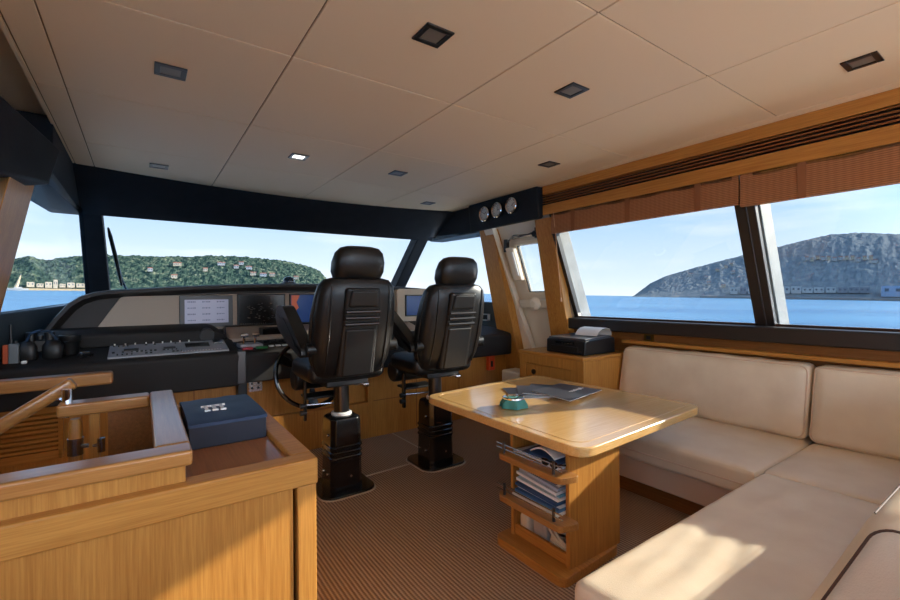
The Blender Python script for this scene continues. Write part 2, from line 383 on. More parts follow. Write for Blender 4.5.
# side headers out to the posts
for s,nm,lab in ((0,'trim_11','dark padded soffit above the port side window'),(1,'trim_12','dark padded soffit above the starboard side window')):
    pts=[(-.412,3.36),(-.412,4.86),(-.62,4.84),(-.75,3.36)]
    if s: pts=[(2.66-x,y) for x,y in pts]; pts=[(x,max(y,3.72)) for x,y in pts]
    bm=nb(); prism(bm,pts,'z',1.955,2.30); struct(nm,bm,NAVY,bevel=.02,label=lab,cat='soffit')
# gauge box (starboard) and its port counterpart
gb=thing('gauge_pod','dark padded overhead pod carrying three round gauges, above the side door','instrument pod',(3.12,3.3,1.95))
bm=nb(); hexa(bm,[(2.99,2.835,1.957),(3.04,2.835,1.957),(3.04,3.70,1.957),(2.99,3.86,1.945)],[(2.965,2.835,2.249),(3.235,2.835,2.249),(3.235,3.70,2.249),(2.965,3.88,2.249)])
obj('housing',bm,NAVY,gb,bevel=.018)
for k,(y,z,lab) in enumerate(((3.56,2.10,'round chrome gauge farthest forward on the overhead pod'),(3.36,2.11,'round chrome gauge in the middle of the overhead pod'),(3.15,2.12,'round chrome gauge nearest the blind on the overhead pod'))):
    g_=thing('gauge',lab,'gauge',(2.975,y,z),group='gauges on the overhead pod')
    bm=nb(); lathe(bm,[(.074,0),(.078,.008),(.078,.044),(.070,.052),(.060,.044),(.060,.02)],(0,0,0),32)
    bmesh.ops.rotate(bm,verts=bm.verts,cent=(0,0,0),matrix=Matrix.Rotation(-PI/2,3,'Y')); bmesh.ops.translate(bm,verts=bm.verts,vec=(2.975,y,z))
    obj('bezel',bm,CHROME,g_)
    bm=nb(); cyl(bm,(2.95,y,z),(2.945,y,z),.061,n=32); obj('dial',bm,mat('gauge_dial',(214,216,212),.4),g_)
    bm=nb()
    for a in range(12):
        t=a*PI/6; c=Vector((0,math.cos(t),math.sin(t))); p=Vector((2.944,y,z)); cyl(bm,p+c*.044,p+c*.054,.002,n=6)
    for a,l in ((.6+k*.9,.03),(2.2+k*.7,.022)):
        c=Vector((0,math.cos(a),math.sin(a))); cyl(bm,Vector((2.943,y,z)),Vector((2.943,y,z))+c*l*1.3,.0025,n=6)
    obj('markings',bm,BLACKSHELL,g_)
bm=nb()
hexa(bm,[(-.79,1.9,1.69),(-.47,2.49,1.76),(-.37,2.95,1.82),(-.79,3.2,1.80)],[(-.79,1.9,2.02),(-.47,2.49,2.09),(-.37,3.34,2.10),(-.79,3.5,2.10)])
struct('trim_13',bm,NAVY,bevel=.02,label='dark padded overhead pod at the port side',cat='pod')
# port post, port wall
bm=nb()
hexa(bm,[(-.80,2.95,.6),(-.72,2.70,.6),(-.72,3.24,.6),(-.80,3.28,.6)],[(-.52,2.70,1.86),(-.45,2.66,1.86),(-.465,3.24,1.90),(-.53,3.26,1.90)])
struct('trim_14',bm,W['z'],bevel=.006,label='raked oak post beside the port side window',cat='post')
bm=nb(); hexa(bm,[(-.86,2.2,.6),(-.80,2.2,.6),(-.80,2.72,.6),(-.86,2.72,.6)],[(-.56,2.2,2.0),(-.50,2.2,2.0),(-.50,2.70,2.0),(-.56,2.70,2.0)])
struct('trim_15',bm,WHITE,label='white door lining at the port side',cat='lining')
bm=nb(); box(bm,-.86,-.80,-2.6,3.6,-.05,.9); box(bm,-.86,-.80,-2.6,2.3,1.95,2.38); box(bm,-.86,-.80,.6,2.3,.9,1.96); box(bm,-.86,-.80,-2.6,-2.2,.9,1.96)
struct('wall_port',bm,W['z'],label='oak port wall of the saloon',cat='wall')
bm=nb(); box(bm,-.86,.0,-2.68,-2.6,-.05,2.38); box(bm,2.7,3.47,-2.68,-2.6,-.05,2.38); box(bm,-.86,3.47,-2.68,-2.6,2.1,2.38)
struct('wall_aft',bm,W['z'],label='oak aft wall around the cockpit opening',cat='wall')

# helm bulkhead (wood under the console)
bm=nb()
box(bm,-.80,3.40,3.655,3.72,-.05,.66); box(bm,-.80,1.63,3.60,3.66,-.05,.315); box(bm,1.63,3.36,3.60,3.66,-.05,.64); box(bm,-.80,-.08,3.61,3.66,.3,.64)
wf=struct('wall_forward',bm,W['z'],bevel=.004,label='oak bulkhead under the helm console',cat='wall')
bm=nb()
for x in (2.12,2.62): box(bm,x,x+.006,3.598,3.603,.02,.62)
box(bm,1.68,2.08,3.598,3.603,.318,.324)
for x in (.30,.62): box(bm,x,x+.006,3.653,3.657,.32,.64)
obj('panel_joints',bm,WS,wf)

# windscreen and wing windows
def pane(name,lab,q,t=.012):
    w=sthing(name,lab,tuple(sum(p[i] for p in q)/4 for i in range(3)),'window')
    n=(Vector(q[1])-Vector(q[0])).cross(Vector(q[3])-Vector(q[0])).normalized()*t
    bm=nb(); hexa(bm,q,[tuple(Vector(p)+n) for p in q]); obj('pane',bm,GLASSF,w); return w
pane('window_3','wide raked windscreen above the helm',[(-.36,5.72,1.25),(2.95,5.72,1.25),(2.95,4.83,1.99),(-.36,4.83,1.99)])
pane('window_4','port wing window left of the dark pillar',[(-.75,3.25,1.14),(-.40,5.74,1.25),(-.40,4.84,1.99),(-.49,3.25,1.98)])
pane('window_5','starboard wing window right of the raked pillar',[(3.33,3.74,1.15),(2.97,5.72,1.25),(2.97,4.85,1.99),(3.12,3.74,1.98)])
def pillar(name,lab,x0,x1,xb0,xb1,m):
    bm=nb(); hexa(bm,[(xb0,5.60,1.18),(xb1,5.62,1.18),(xb1,5.84,1.18),(xb0,5.82,1.18)],[(x0,4.75,2.0),(x1,4.75,2.0),(x1,4.95,2.0),(x0,4.95,2.0)])
    return struct(name,bm,m,bevel=.012,label=lab,cat='pillar')
pillar('trim_16','dark pillar at the port side of the windscreen',-.43,-.275,-.45,-.255,NAVY)
pillar('trim_17','raked dark pillar at the starboard side of the windscreen',2.86,3.02,2.86,3.04,NAVY)
# side shelves under the wing windows
for s,nm,lab in ((0,'trim_18','dark lining under the port wing window'),(1,'trim_19','dark blue lining under the starboard wing window')):
    q=[(-.79,3.3),(-.705,3.3),(-.42,5.7),(-.54,5.75)]
    if s: q=[(2.66-x+.0,y if y>3.5 else 3.62) for x,y in q]
    bm=nb(); hexa(bm,[(x,y,.6) for x,y in q],[(x,y,1.155+.06*(y-3.3)/2.4) for x,y in q]); struct(nm,bm,TEAL,bevel=.01,label=lab,cat='lining')
v_=thing('side_vent','small pale framed vent on the dark starboard lining','vent',(3.31,4.0,.995))
bm=nb()
for a in ((3.93,4.06,.955,.967),(3.93,4.06,1.023,1.035),(3.93,3.945,.955,1.035),(4.045,4.06,.955,1.035)): box(bm,3.29,3.325,a[0],a[1],a[2],a[3])
obj('frame',bm,mat('vent_frame',(196,200,204),.4),v_); obj('grille',B(3.303,3.325,3.94,4.05,.962,1.03),BLACKSHELL,v_)

# ------------------------------------------------------------------ helm console
hc=thing('helm_console','full-width dark helm console with beige dash and screens','helm console',(1.3,3.9,.6))
bm=nb(); prism(bm,[(3.45,.615),(3.44,.84),(3.455,.858),(3.48,.865),(3.78,.92),(4.2,.945),(4.2,.615)],'x',-.685,.575); obj('fascia',bm,FASCIA,hc,bevel=.012)
bm=nb(); prism(bm,[(3.465,.625),(3.455,.83),(3.47,.848),(3.5,.856),(3.78,.90),(4.2,.925),(4.2,.625)],'x',.605,3.22); obj('fascia',bm,FASCIA,hc,bevel=.012)
obj('edge_strip',B(.556,.612,3.442,3.6,.63,.862),DKSTEEL,hc,bevel=.004,label='upright steel strip between the fascia sections')
# sloping grey switch panel
def slope(y): return .865+(y-3.48)*.055/.30
def slab(bm,x0,x1,y0,y1,h0,h1): hexa(bm,[(x0,y0,slope(y0)+h0),(x1,y0,slope(y0)+h0),(x1,y1,slope(y1)+h0),(x0,y1,slope(y1)+h0)],[(x0,y0,slope(y0)+h1),(x1,y0,slope(y0)+h1),(x1,y1,slope(y1)+h1),(x0,y1,slope(y1)+h1)])
bm=nb(); slab(bm,-.18,.51,3.49,3.76,-.005,.012); sp_=obj('switch_panel',bm,GREYPANEL,hc,bevel=.004)
bm=nb()
slab(bm,.25,.40,3.60,3.70,.010,.016); slab(bm,.43,.49,3.66,3.73,.010,.022)
obj('display',bm,BLACKMETAL,sp_)
rs=random.Random(3)
def sw1(name,m,*a):
    bm=nb(); slab(bm,*a); obj(name,bm,m,sp_)
for i in range(16):
    for yy in (3.73,3.58,3.53):
        if rs.random()<.6:
            x=-.16+i*.025; sw1('switch',BLACKSHELL,x,x+rs.choice((.008,.014)),yy-.012,yy,.011,.02)
sw1('switch',BLACKSHELL,-.10,-.02,3.60,3.64,.011,.018); sw1('switch',BLACKSHELL,.12,.19,3.60,3.63,.011,.018)
for i in range(9):
    x=-.165+i*.055+rs.random()*.02; sw1('toggle',PAPER,x,x+.008,3.745,3.755,.011,.024)
for i in range(14): sw1('indicator_light',PAPER,.22+i*.018,.228+i*.018,3.51,3.518,.011,.014)
# padded roll behind the switches, with a speaker
bm=nb(); rings=[]
for x,s in ((-.56,.9),(-.5,.96),(.42,.96),(.47,.85),(.54,.3)):
    rings.append([(x,3.77+ (1-s)*.1,.915),(x,3.76+(1-s)*.12,.915+.09*s),(x,3.82+(1-s)*.1,.92+.115*s),(x,4.14,.92+.125*s),(x,4.14,.9)])
loft(bm,rings); ro=obj('padded_roll',bm,FASCIA,hc,bevel=.02,seg=3)
bm=nb(); cyl(bm,(.40,3.80,.97),(.40,3.755,.965),.052,.048,n=28); obj('speaker',bm,BLACKSHELL,ro)
# hood, arched over the dash
def zt(x):
    t=abs(x-1.3); return 1.372-.062*min(1,(t/1.48))**2
arch=[(-.60,.95),(-.565,1.02),(-.50,1.12),(-.43,1.215),(-.36,1.268),(-.28,1.298),(-.2,1.31)]
prof=arch+[(x,zt(x)) for x in [-.05+.225*k for k in range(13)]]+[(2.62-a,b) for a,b in arch[::-1]]
def inset(P,dst):
    out=[]
    for i,p in enumerate(P):
        a=Vector(P[max(i-1,0)]); b=Vector(P[min(i+1,len(P)-1)]); t=(b-a).normalized(); n=Vector((t.y,-t.x)); out.append(tuple(Vector(p)+n*dst))
    return out
inn=inset(prof,.062)
bm=nb()
R0=[(x,4.10,z) for x,z in inset(prof,.045)]; R1=[(x,4.05,z) for x,z in inset(prof,.03)]; R2=[(x,4.05,z) for x,z in inset(prof,.008)]; R3=[(x,4.09,z) for x,z in prof]
R4=[(x,4.6,z+.01) for x,z in prof]; R5=[(x,5.6,z-.06) for x,z in prof]; R6=[(x,4.16,z) for x,z in inn]
R5=[(max(-.38,min(3.0,x)),y,z) for x,y,z in R5]; R4=[(max(-.52,min(3.14,x)),y,z) for x,y,z in R4]
loft(bm,[R6,R0,R1,R2,R3,R4,R5],caps=False,closed=False)
obj('hood',bm,DASHB,hc)
bm=nb(); prism(bm,[(x,z) for x,z in inset(prof,.05)][1:-1]+[(3.1,.93),(-.5,.93)],'y',4.16,4.2); obj('hood_lining',bm,DASHB,hc)
bm=nb(); prism(bm,rpoly([(-.30,.985),(-.13,1.262),(.5,1.275),(1.3,1.29),(2.1,1.275),(2.73,1.262),(2.9,.985)],.03),'y',4.13,4.165); bp_=obj('dash_panel',bm,BEIGE,hc,bevel=.004)
bm=nb(); prism(bm,[(3.80,.90),(3.80,.925),(4.13,1.0),(4.165,1.0),(4.165,.90)],'x',.56,2.3); obj('lower_dash',bm,BEIGE,hc,bevel=.006)
bm=nb(); tube(bm,[(.53,3.79,.93),(.57,4.11,1.008),(1.4,4.115,1.01),(2.3,4.115,1.01)],.008,8); obj('dash_piping',bm,DASHB,hc)
def screen(x0,x1,z0,z1,bez,m,y=4.13,fm=None,lab=None):
    bm=nb(); box(bm,x0,x1,y-.018,y+.01,z0,z1); fr=obj('screen_frame',bm,fm or BLACKSHELL,bp_,bevel=.004)
    bm=nb(); box(bm,x0+bez,x1-bez,y-.020,y-.016,z0+bez,z1-bez); return fr,obj('screen_glass',bm,m,fr,label=lab)
SCR1=mat('lit_list_screen',(150,150,170),.3,emit=((150,150,180),.14)); SCRD=mat('dark_screen',(22,20,20),.2); SCRB=mat('lit_chart_screen',(20,40,90),.2,emit=((38,70,128),.22))
GUN=mat('gunmetal_bezel',(74,72,72),.4)
fr1,_=screen(.245,.632,1.005,1.268,.035,SCR1,fm=GUN,lab='lit pale lilac screen with rows of text')
bm=nb(); rs=random.Random(5)
for r in range(4):
    for c in range(3):
        x=.30+c*.105; z=1.215-r*.05
        for q in range(5):
            h=rs.uniform(.006,.012); box(bm,x+q*.012,x+q*.012+.008,4.1085,4.1095,z-h/2,z+h/2)
obj('screen_text',bm,mat('screen_ink',(84,84,104),.5,emit=((84,84,104),.25)),fr1)
fr2,_=screen(.665,1.062,1.0,1.278,.012,SCRD,lab='dark screen with faint white traces')
bm=nb()
for i in range(40):
    x=rs.uniform(.74,1.0); z=rs.gauss(1.14,.04) if i<26 else rs.gauss(1.08,.015); box(bm,x,x+rs.uniform(.004,.02),4.1085,4.1095,z,z+.003)
for i in range(12): box(bm,.69+i*.018,.698+i*.018,4.1085,4.1095,1.018,1.024)
obj('screen_traces',bm,mat('trace_ink',(96,90,84),.5),fr2)
fr3,_=screen(1.10,1.50,1.0,1.278,.012,SCRB,lab='lit blue chart screen beside the near helm chair')
bm=nb(); prism(bm,[(1.115,1.265),(1.19,1.265),(1.16,1.20),(1.18,1.15),(1.15,1.12),(1.115,1.13)],'y',4.1085,4.1095); prism(bm,[(1.35,1.1),(1.45,1.2),(1.48,1.12)],'y',4.1085,4.1095); obj('chart_land',bm,mat('chart_land',(160,90,60),.5,emit=((150,70,50),.35)),fr3)
screen(1.54,1.94,1.0,1.278,.012,SCRD); 
bm=nb(); prism(bm,rpoly([(2.13,.99),(2.13,1.325),(2.48,1.325),(2.63,1.22),(2.68,1.04),(2.68,.99)],.05,5),'y',3.98,4.14); obj('end_cowl',bm,mat('cream_cowl',(214,198,174),.5),hc,bevel=.02,seg=3)
fr5,_=screen(2.22,2.44,1.04,1.262,.012,SCRB,y=3.985,lab='blue display at the starboard end of the dash')
# small display and control cluster
sd=obj('small_display',B(.79,.98,3.86,3.90,.925,1.0),BLACKSHELL,hc,bevel=.006); obj('display_glass',B(.815,.955,3.856,3.861,.935,.985),SCRD,sd)
for i in range(4): obj('keypad',B(.78+i*.055,.82+i*.055,3.66,3.74,.885,.905),BLACKSHELL,hc,bevel=.003)
obj('keypad',B(1.02,1.1,3.6,3.75,.88,.9),BLACKSHELL,hc,bevel=.003)
for i in range(5): obj('label_plate',B(.80+i*.05,.835+i*.05,3.56,3.60,.868,.878),PAPER,hc)
th=obj('throttle_base',B(.60,.76,3.58,3.76,.865,.895),GREYPANEL,hc,bevel=.008)
for x in (.635,.715):
    bm=nb(); tube(bm,[(x,3.66,.89),(x+.005,3.67,.935),(x+.008,3.66,.955)],.009,8); cyl(bm,(x-.02,3.655,.958),(x+.03,3.655,.958),.014,n=12); obj('throttle_lever',bm,CHROME,th)
bm=nb(); box(bm,.605,.675,3.52,3.575,.862,.878); obj('port_button',bm,mat('red_plate',(170,30,50),.4),hc,bevel=.004,label='red plate on the console')
bm=nb(); box(bm,.70,.78,3.52,3.575,.862,.878); obj('starboard_button',bm,mat('green_plate',(30,120,60),.4),hc,bevel=.004,label='green plate on the console')
cp=thing('compass','small dark dome compass on top of the dash hood','compass',(1.13,4.25,1.37))
bm=nb(); lathe(bm,[(.075,0),(.075,.012),(.05,.02)],(1.13,4.25,1.366)); obj('base',bm,BLACKSHELL,cp)
bm=nb(); lathe(bm,[(.052,.015),(.054,.03),(.046,.055),(.028,.07),(.006,.075)],(1.13,4.25,1.366)); obj('dome',bm,mat('smoked_dome',(30,48,70),.08,coat=.6),cp)
# steering wheel
sw=thing('steering_wheel','black steering wheel below the console by the near helm chair','steering wheel',(1.04,3.30,.68))
Rw=Matrix.Rotation(math.radians(-16),3,'X'); c0=Vector((1.03,3.30,.68))
def wp(x,z,y=0): return c0+Rw@Vector((x,y,z))
bm=nb(); tube(bm,[wp(.25*math.cos(2*PI*k/40),.25*math.sin(2*PI*k/40)) for k in range(40)],.016,10,closed=True); obj('rim',bm,BLACKMETAL,sw)
for a in (270,150,30):
    t=math.radians(a); p=Vector((math.cos(t),math.sin(t))); q=Vector((-p.y,p.x)); bm=nb()
    pr=[p*.02+q*.028,p*.12+q*.018,p*.19+q*.03,p*.25+q*.04,p*.25-q*.04,p*.19-q*.03,p*.12-q*.018,p*.02-q*.028]
    A=[wp(v.x,v.y,-.008) for v in pr]; Bv=[wp(v.x,v.y,.008) for v in pr]; loft(bm,[A,Bv]); obj('spoke',bm,BLACKMETAL,sw,bevel=.003)
bm=nb(); cyl(bm,wp(0,0,-.03),wp(0,0,.02),.05,.06); cyl(bm,wp(0,0,0),c0+Vector((0,.145,-.005)),.035); obj('hub',bm,BLACKMETAL,sw)
# small fittings on the bulkhead
so=thing('power_socket','steel double power socket on the oak bulkhead by the blue box','socket',(.71,3.64,.53))
obj('plate',B(.665,.765,3.648,3.656,.52,.615),STEEL,so,bevel=.003)
for x in (.69,.735):
    for z in (.55,.585):
        bm=nb(); cyl(bm,(x,3.645,z),(x,3.652,z),.008,n=10); obj('socket_hole',bm,BLACKSHELL,so)
obj('black_module',B(1.50,1.61,3.56,3.656,.50,.60),BLACKSHELL,None,bevel=.006,label='small black box under the console behind the near helm chair',cat='module')
obj('junction_box',B(.575,.64,3.56,3.656,.50,.612),BLACKSHELL,None,bevel=.006,label='small black box under the steel strip beside the socket',cat='module')
fe=thing('red_handset','small orange red device hanging beside the far oak post','device',(3.0,3.57,.48))
obj('body',B(2.975,3.06,3.545,3.598,.46,.62),mat('orange_red',(232,84,34),.4),fe,bevel=.01); obj('clip',B(3.0,3.02,3.535,3.546,.5,.56),BLACKSHELL,fe)
obj('black_bag',B(2.86,2.98,3.44,3.58,0,.16),BLACKSHELL,None,bevel=.04,seg=4,label='small black bag on the floor by the far oak post',cat='bag')
# louvred vent in the bulkhead (seen over the stairwell)
lv=thing('louvre_vent','oak louvred vent low in the bulkhead beyond the stairwell','vent',(-.55,3.6,.3))
bm=nb(); box(bm,-.74,-.41,3.585,3.61,.555,.60); box(bm,-.74,-.41,3.585,3.61,.27,.325); box(bm,-.425,-.40,3.585,3.61,.27,.60); obj('frame',bm,W['x'],lv,bevel=.003)
bm=nb()
for k in range(8):
    z=.33+k*.028; hexa(bm,[(-.74,3.586,z),(-.42,3.586,z),(-.42,3.606,z+.01),(-.74,3.606,z+.01)],[(-.74,3.586,z+.016),(-.42,3.586,z+.016),(-.42,3.606,z+.026),(-.74,3.606,z+.026)])
obj('slats',bm,W['x'],lv); obj('backing',B(-.74,-.42,3.6065,3.6095,.325,.56),BLACKSHELL,lv)

# things left on the port end of the console
Z=.885
rd=thing('handheld_radio','handheld radio with aerial and orange side at the port end of the console','radio',(-.635,3.56,Z))
bm=nb(); box(bm,-.635,-.59,3.54,3.58,.868,.99); obj('body',bm,mat('radio_grey',(120,124,124),.4),rd,bevel=.008)
obj('side_pack',B(-.66,-.635,3.54,3.58,.868,.985),mat('orange_plastic',(200,84,40),.5),rd,bevel=.006)
bm=nb(); tube(bm,[(-.625,3.56,.99),(-.627,3.56,1.10)],[.009,.006],8); cyl(bm,(-.605,3.56,.99),(-.605,3.56,1.005),.01,n=10); obj('aerial',bm,BLACKSHELL,rd)
bn=thing('binoculars','black binoculars standing on the port end of the console','binoculars',(-.50,3.60,.888))
for s in (-1,1):
    bm=nb(); x=-.505+s*.058
    loft(bm,[sring(.044,.04,3,(x,3.60,.885)),sring(.052,.045,3,(x,3.60,.90)),sring(.05,.045,3,(x,3.60,.965)),sring(.036,.034,2.4,(x*.97-.505*.03,3.60,.99)),sring(.024,.024,2,(-.505+s*.042,3.60,1.0)),sring(.026,.026,2,(-.505+s*.042,3.60,1.045)),sring(.022,.022,2,(-.505+s*.042,3.60,1.05))]); obj('barrel',bm,BLACKSHELL,bn)
bm=nb(); box(bm,-.53,-.48,3.58,3.62,.93,1.0); cyl(bm,(-.505,3.6,1.0),(-.505,3.6,1.03),.015,n=12); obj('bridge',bm,BLACKSHELL,bn,bevel=.006)
bm=nb(); tube(bm,[(-.56,3.57,1.0),(-.54,3.55,1.045),(-.50,3.54,1.06),(-.46,3.57,1.055),(-.43,3.6,1.0)],.008,6); obj('strap',bm,mat('blue_strap',(30,56,84),.6),bn)
cu=thing('lens_cup','black ribbed cup beside the binoculars','cup',(-.375,3.66,.895))
bm=nb(); lathe(bm,[(.042,0),(.046,.01),(.05,.09),(.056,.10),(.056,.125),(.048,.13),(.044,.06)],(-.375,3.66,.893)); obj('body',bm,BLACKSHELL,cu)
bm=nb(); tube(bm,[(-.375+.052*math.cos(k*PI/16),3.66+.052*math.sin(k*PI/16),.98) for k in range(32)],.004,6,closed=True); obj('band',bm,DKSTEEL,cu)
bm=nb(); box(bm,-.575,-.55,3.50,3.53,.872,.89); obj('cap',bm,PAPER,None,bevel=.006,label='small white cap lying at the port end of the console',cat='cap')
ke=thing('key_bunch','bunch of keys on the console beside the cup','keys',(-.29,3.56,.88))
bm=nb(); rs=random.Random(8)
for k in range(7):
    a=rs.uniform(0,6.28); p=Vector((-.285+rs.uniform(-.025,.02),3.57+rs.uniform(-.03,.03),.886+k*.003)); q=p+Vector((math.cos(a),math.sin(a),0))*.045
    cyl(bm,p,q,.005,n=6)
obj('keys',bm,DKSTEEL,ke)
bm=nb(); tube(bm,[(-.295+.03*math.cos(k*PI/8),3.57+.03*math.sin(k*PI/8),.912) for k in range(16)],.003,6,closed=True); obj('ring',bm,STEEL,ke)

# ------------------------------------------------------------------ helm chairs
def make_chair(loc,label):
    t=thing('helm_chair',label,'helm chair',loc,group='helm chairs')
    L=Vector(loc)
    def add(name,bm,m,parent=None,**k):
        bmesh.ops.translate(bm,verts=bm.verts,vec=L); return obj(name,bm,m,parent or t,**k)
    bm=nb(); prism(bm,rrect(-.18,.18,-.18,.18,.085),'z',0,.018); add('base_plate',bm,BLACKMETAL,bevel=.006)
    bm=nb()
    def oct_(a,b,c,z): return [(a-c,-b,z),(a,-b+c,z),(a,b-c,z),(a-c,b,z),(-a+c,b,z),(-a,b-c,z),(-a,-b+c,z),(-a+c,-b,z)]
    loft(bm,[oct_(.108,.108,.028,.018),oct_(.104,.104,.028,.20),oct_(.102,.102,.028,.43),oct_(.098,.098,.028,.465),oct_(.085,.085,.025,.475)]); ped=add('pedestal',bm,BLACKMETAL,bevel=.006)
    for z in (.215,.25,.285):
        bm=nb(); loft(bm,[oct_(.103,.103,.028,z-.014),oct_(.1095,.1095,.03,z-.006),oct_(.1095,.1095,.03,z+.006),oct_(.103,.103,.028,z+.014)]); add('rib',bm,BLACKMETAL,ped,bevel=.003)
    for (x,y,z,dx,dy) in ((-.107,-.03,.11,-1,0),(-.105,-.03,.36,-1,0),(.02,-.107,.10,0,-1),(-.106,.05,.11,-1,0)):
        bm=nb(); cyl(bm,(x,y,z),(x+dx*.006,y+dy*.006,z),.009,.007,n=14); add('bolt',bm,STEEL,ped)
    bm=nb(); lathe(bm,[(.062,.475),(.066,.478),(.066,.492),(.06,.497)],(0,0,0)); add('collar',bm,mat('white_collar',(232,230,224),.3) if 'white_collar' not in bpy.data.materials else bpy.data.materials['white_collar'])
    bm=nb(); lathe(bm,[(.05,.48),(.05,.70),(.06,.705),(.06,.73)],(0,0,0)); add('column',bm,DKSTEEL)
    bm=nb(); box(bm,-.14,.14,-.12,.20,.68,.73); add('seat_frame',bm,BLACKSHELL,bevel=.012)
    bm=nb(); cushion(bm,(-.255,-.15,.715),(.255,.27,.845),.05,(0,0,.02),n=10); add('seat',bm,BLACKLEATHER)
    bm=nb(); cyl(bm,(-.25,.23,.70),(.25,.23,.70),.078,n=32); add('front_roll',bm,BLACKLEATHER,bevel=.02,seg=4)
    yc=lambda z:-.12-(z-.76)*.26
    bm=nb(); loft(bm,[sring(a,b,e,(0,yc(z),z)) for z,a,b,e in ((.745,.17,.05,2.6),(.77,.215,.085,3),(.86,.25,.105,3.2),(1.0,.265,.115,3.2),(1.14,.262,.112,3.2),(1.25,.25,.105,3.2),(1.315,.235,.095,3),(1.35,.205,.075,2.8),(1.362,.16,.05,2.5))]); bk=add('backrest',bm,BLACKLEATHER)
    for s in (-1,1):
        bm=nb(); tube(bm,[(s*(a+.002),yc(z)-.02,z) for z,a in ((.80,.225),(.86,.249),(1.0,.265),(1.14,.262),(1.25,.25),(1.31,.235))],.006,8); add('piping',bm,BLACKLEATHER,bk)
        bm=nb(); tube(bm,[(s*.185,yc(z)-b-.001,z) for z,b in ((.80,.082),(.9,.096),(1.0,.104),(1.14,.10),(1.25,.092),(1.32,.076))],.005,8); add('seam',bm,BLACKLEATHER,bk)
    bm=nb(); loft(bm,[sring(a,b,e,(0,yc(z)+.005,z)) for z,a,b,e in ((1.345,.12,.05,2.6),(1.357,.145,.07,3),(1.40,.160,.082,3.2),(1.455,.160,.082,3.2),(1.51,.146,.07,3),(1.538,.12,.052,2.7),(1.548,.08,.03,2.4))]); add('headrest',bm,BLACKLEATHER)
    bm=nb()
    def bq(z,w,o): y=yc(z)-o; return [(-w,y,z),(w,y,z)]
    def plate(z0,w0,z1,w1,o0,o1,th):
        a=bq(z0,w0,o0); b=bq(z0,w0-.004,o0+th); c=bq(z1,w1,o1); d_=bq(z1,w1-.004,o1+th)
        hexa(bm,[a[0],a[1],b[1],b[0]],[c[0],c[1],d_[1],d_[0]])
    plate(.76,.125,1.30,.112,.06,.06,.07); shl=add('back_shell',bm,BLACKSHELL,bevel=.02,seg=3)
    bm=nb(); plate(1.185,.098,1.285,.086,.10,.10,.045); add('shell_top',bm,BLACKSHELL,shl,bevel=.015,seg=3)
    for z in (1.085,1.122,1.159):
        bm=nb(); cyl(bm,(-.108,yc(z)-.138,z),(.108,yc(z)-.138,z),.011,n=14); add('shell_rib',bm,DKSTEEL,shl)
    bm=nb(); plate(.765,.10,1.055,.10,.10,.10,.04); add('shell_panel',bm,BLACKSHELL,shl,bevel=.012)
    for s in (-1,1):
        out=rpoly([(-.20,.885),(.10,.95),(.34,1.04),(.40,1.12),(.36,1.185),(.22,1.195),(-.20,.95)],.04,5)
        bm=nb(); x0=s*.28
        prism(bm,out,'x',x0-.038,x0+.038); ar=add('armrest',bm,BLACKLEATHER,bevel=.02,seg=4)
        inn_=rpoly([(-.08,.94),(.10,.985),(.26,1.04),(.30,1.10),(.2,1.12),(-.06,.985)],.025,4)
        bm=nb(); prism(bm,inn_,'x',x0-.0405,x0+.0405); add('armrest_inset',bm,BLACKSHELL,ar,bevel=.004)
        bm=nb(); cyl(bm,(s*.22,-.2,.94),(s*.29,-.2,.94),.035,n=16); add('armrest_hinge',bm,BLACKSHELL,ar)
    bm=nb(); box(bm,-.215,-.195,.10,.13,.44,.70); ft=add('footrest_bracket',bm,BLACKMETAL,bevel=.004)
    bm=nb(); box(bm,-.195,.06,.09,.24,.575,.592); add('footrest_tread',bm,BLACKSHELL,ft,bevel=.005)
    bm=nb(); cyl(bm,(-.2,.115,.54),(.06,.05,.54),.007,n=10); add('footrest_rod',bm,STEEL,ft)
    for z in (.49,.535):
        bm=nb(); cyl(bm,(-.195,.115,z),(-.235,.115,z),.017,n=14); add('knob',bm,BLACKSHELL,ft)
    bm=nb(); tube(bm,[(.04,-.04,.69),(.06,-.10,.68),(.11,-.13,.685)],.008,8); cyl(bm,(.10,-.13,.68),(.13,-.14,.68),.016,n=12); add('height_lever',bm,STEEL)
    return t
ch=make_chair((1.073,2.79,0),'black leather helm chair nearer the camera, in front of the steering wheel')
c2=copy_tree(ch); c2.location=(1.815,2.80,0); 
for c in c2.children:
    if c.name.split('.')[0] in ('seat','seat_frame','front_roll','backrest','headrest','back_shell','armrest','footrest_bracket','height_lever'): c.location.z-=.03
c2['label']='black leather helm chair nearer the starboard side door'

# ------------------------------------------------------------------ stairwell cabinet (left foreground)
kb=thing('stairwell_cabinet','oak cabinet with raised rail around the stairwell, left foreground','cabinet',(-.1,1.7,0))
CX=.402; CY=1.223
bm=nb(); box(bm,-.80,.335,CY+.012,CY+.03,0,.73); obj('front_panel',bm,W['z'],kb)
bm=nb(); box(bm,.345,CX-.004,CY+.004,CY+.05,0,.728); obj('corner_post',bm,W['z'],kb,bevel=.004)
bm=nb(); box(bm,.36,CX-.008,CY+.05,2.16,0,.728); box(bm,.05,.36,2.13,2.155,0,.728); obj('side_panel',bm,W['z'],kb)
bm=nb(); box(bm,-.80,CX,CY,CY+.065,.727,.80); box(bm,CX-.06,CX,CY+.06,2.18,.727,.80); box(bm,.1,CX-.05,2.12,2.18,.727,.80)
obj('counter_rim',bm,W['x'],kb,bevel=.006)
bm=nb(); box(bm,.06,CX-.05,CY+.055,2.13,.76,.785); obj('tray_top',bm,WD,kb)
bm=nb(); box(bm,-.80,.085,CY+.035,CY+.075,.785,.846); box(bm,.035,.085,CY+.07,2.07,.0,.846); obj('upstand',bm,W['z'],kb)
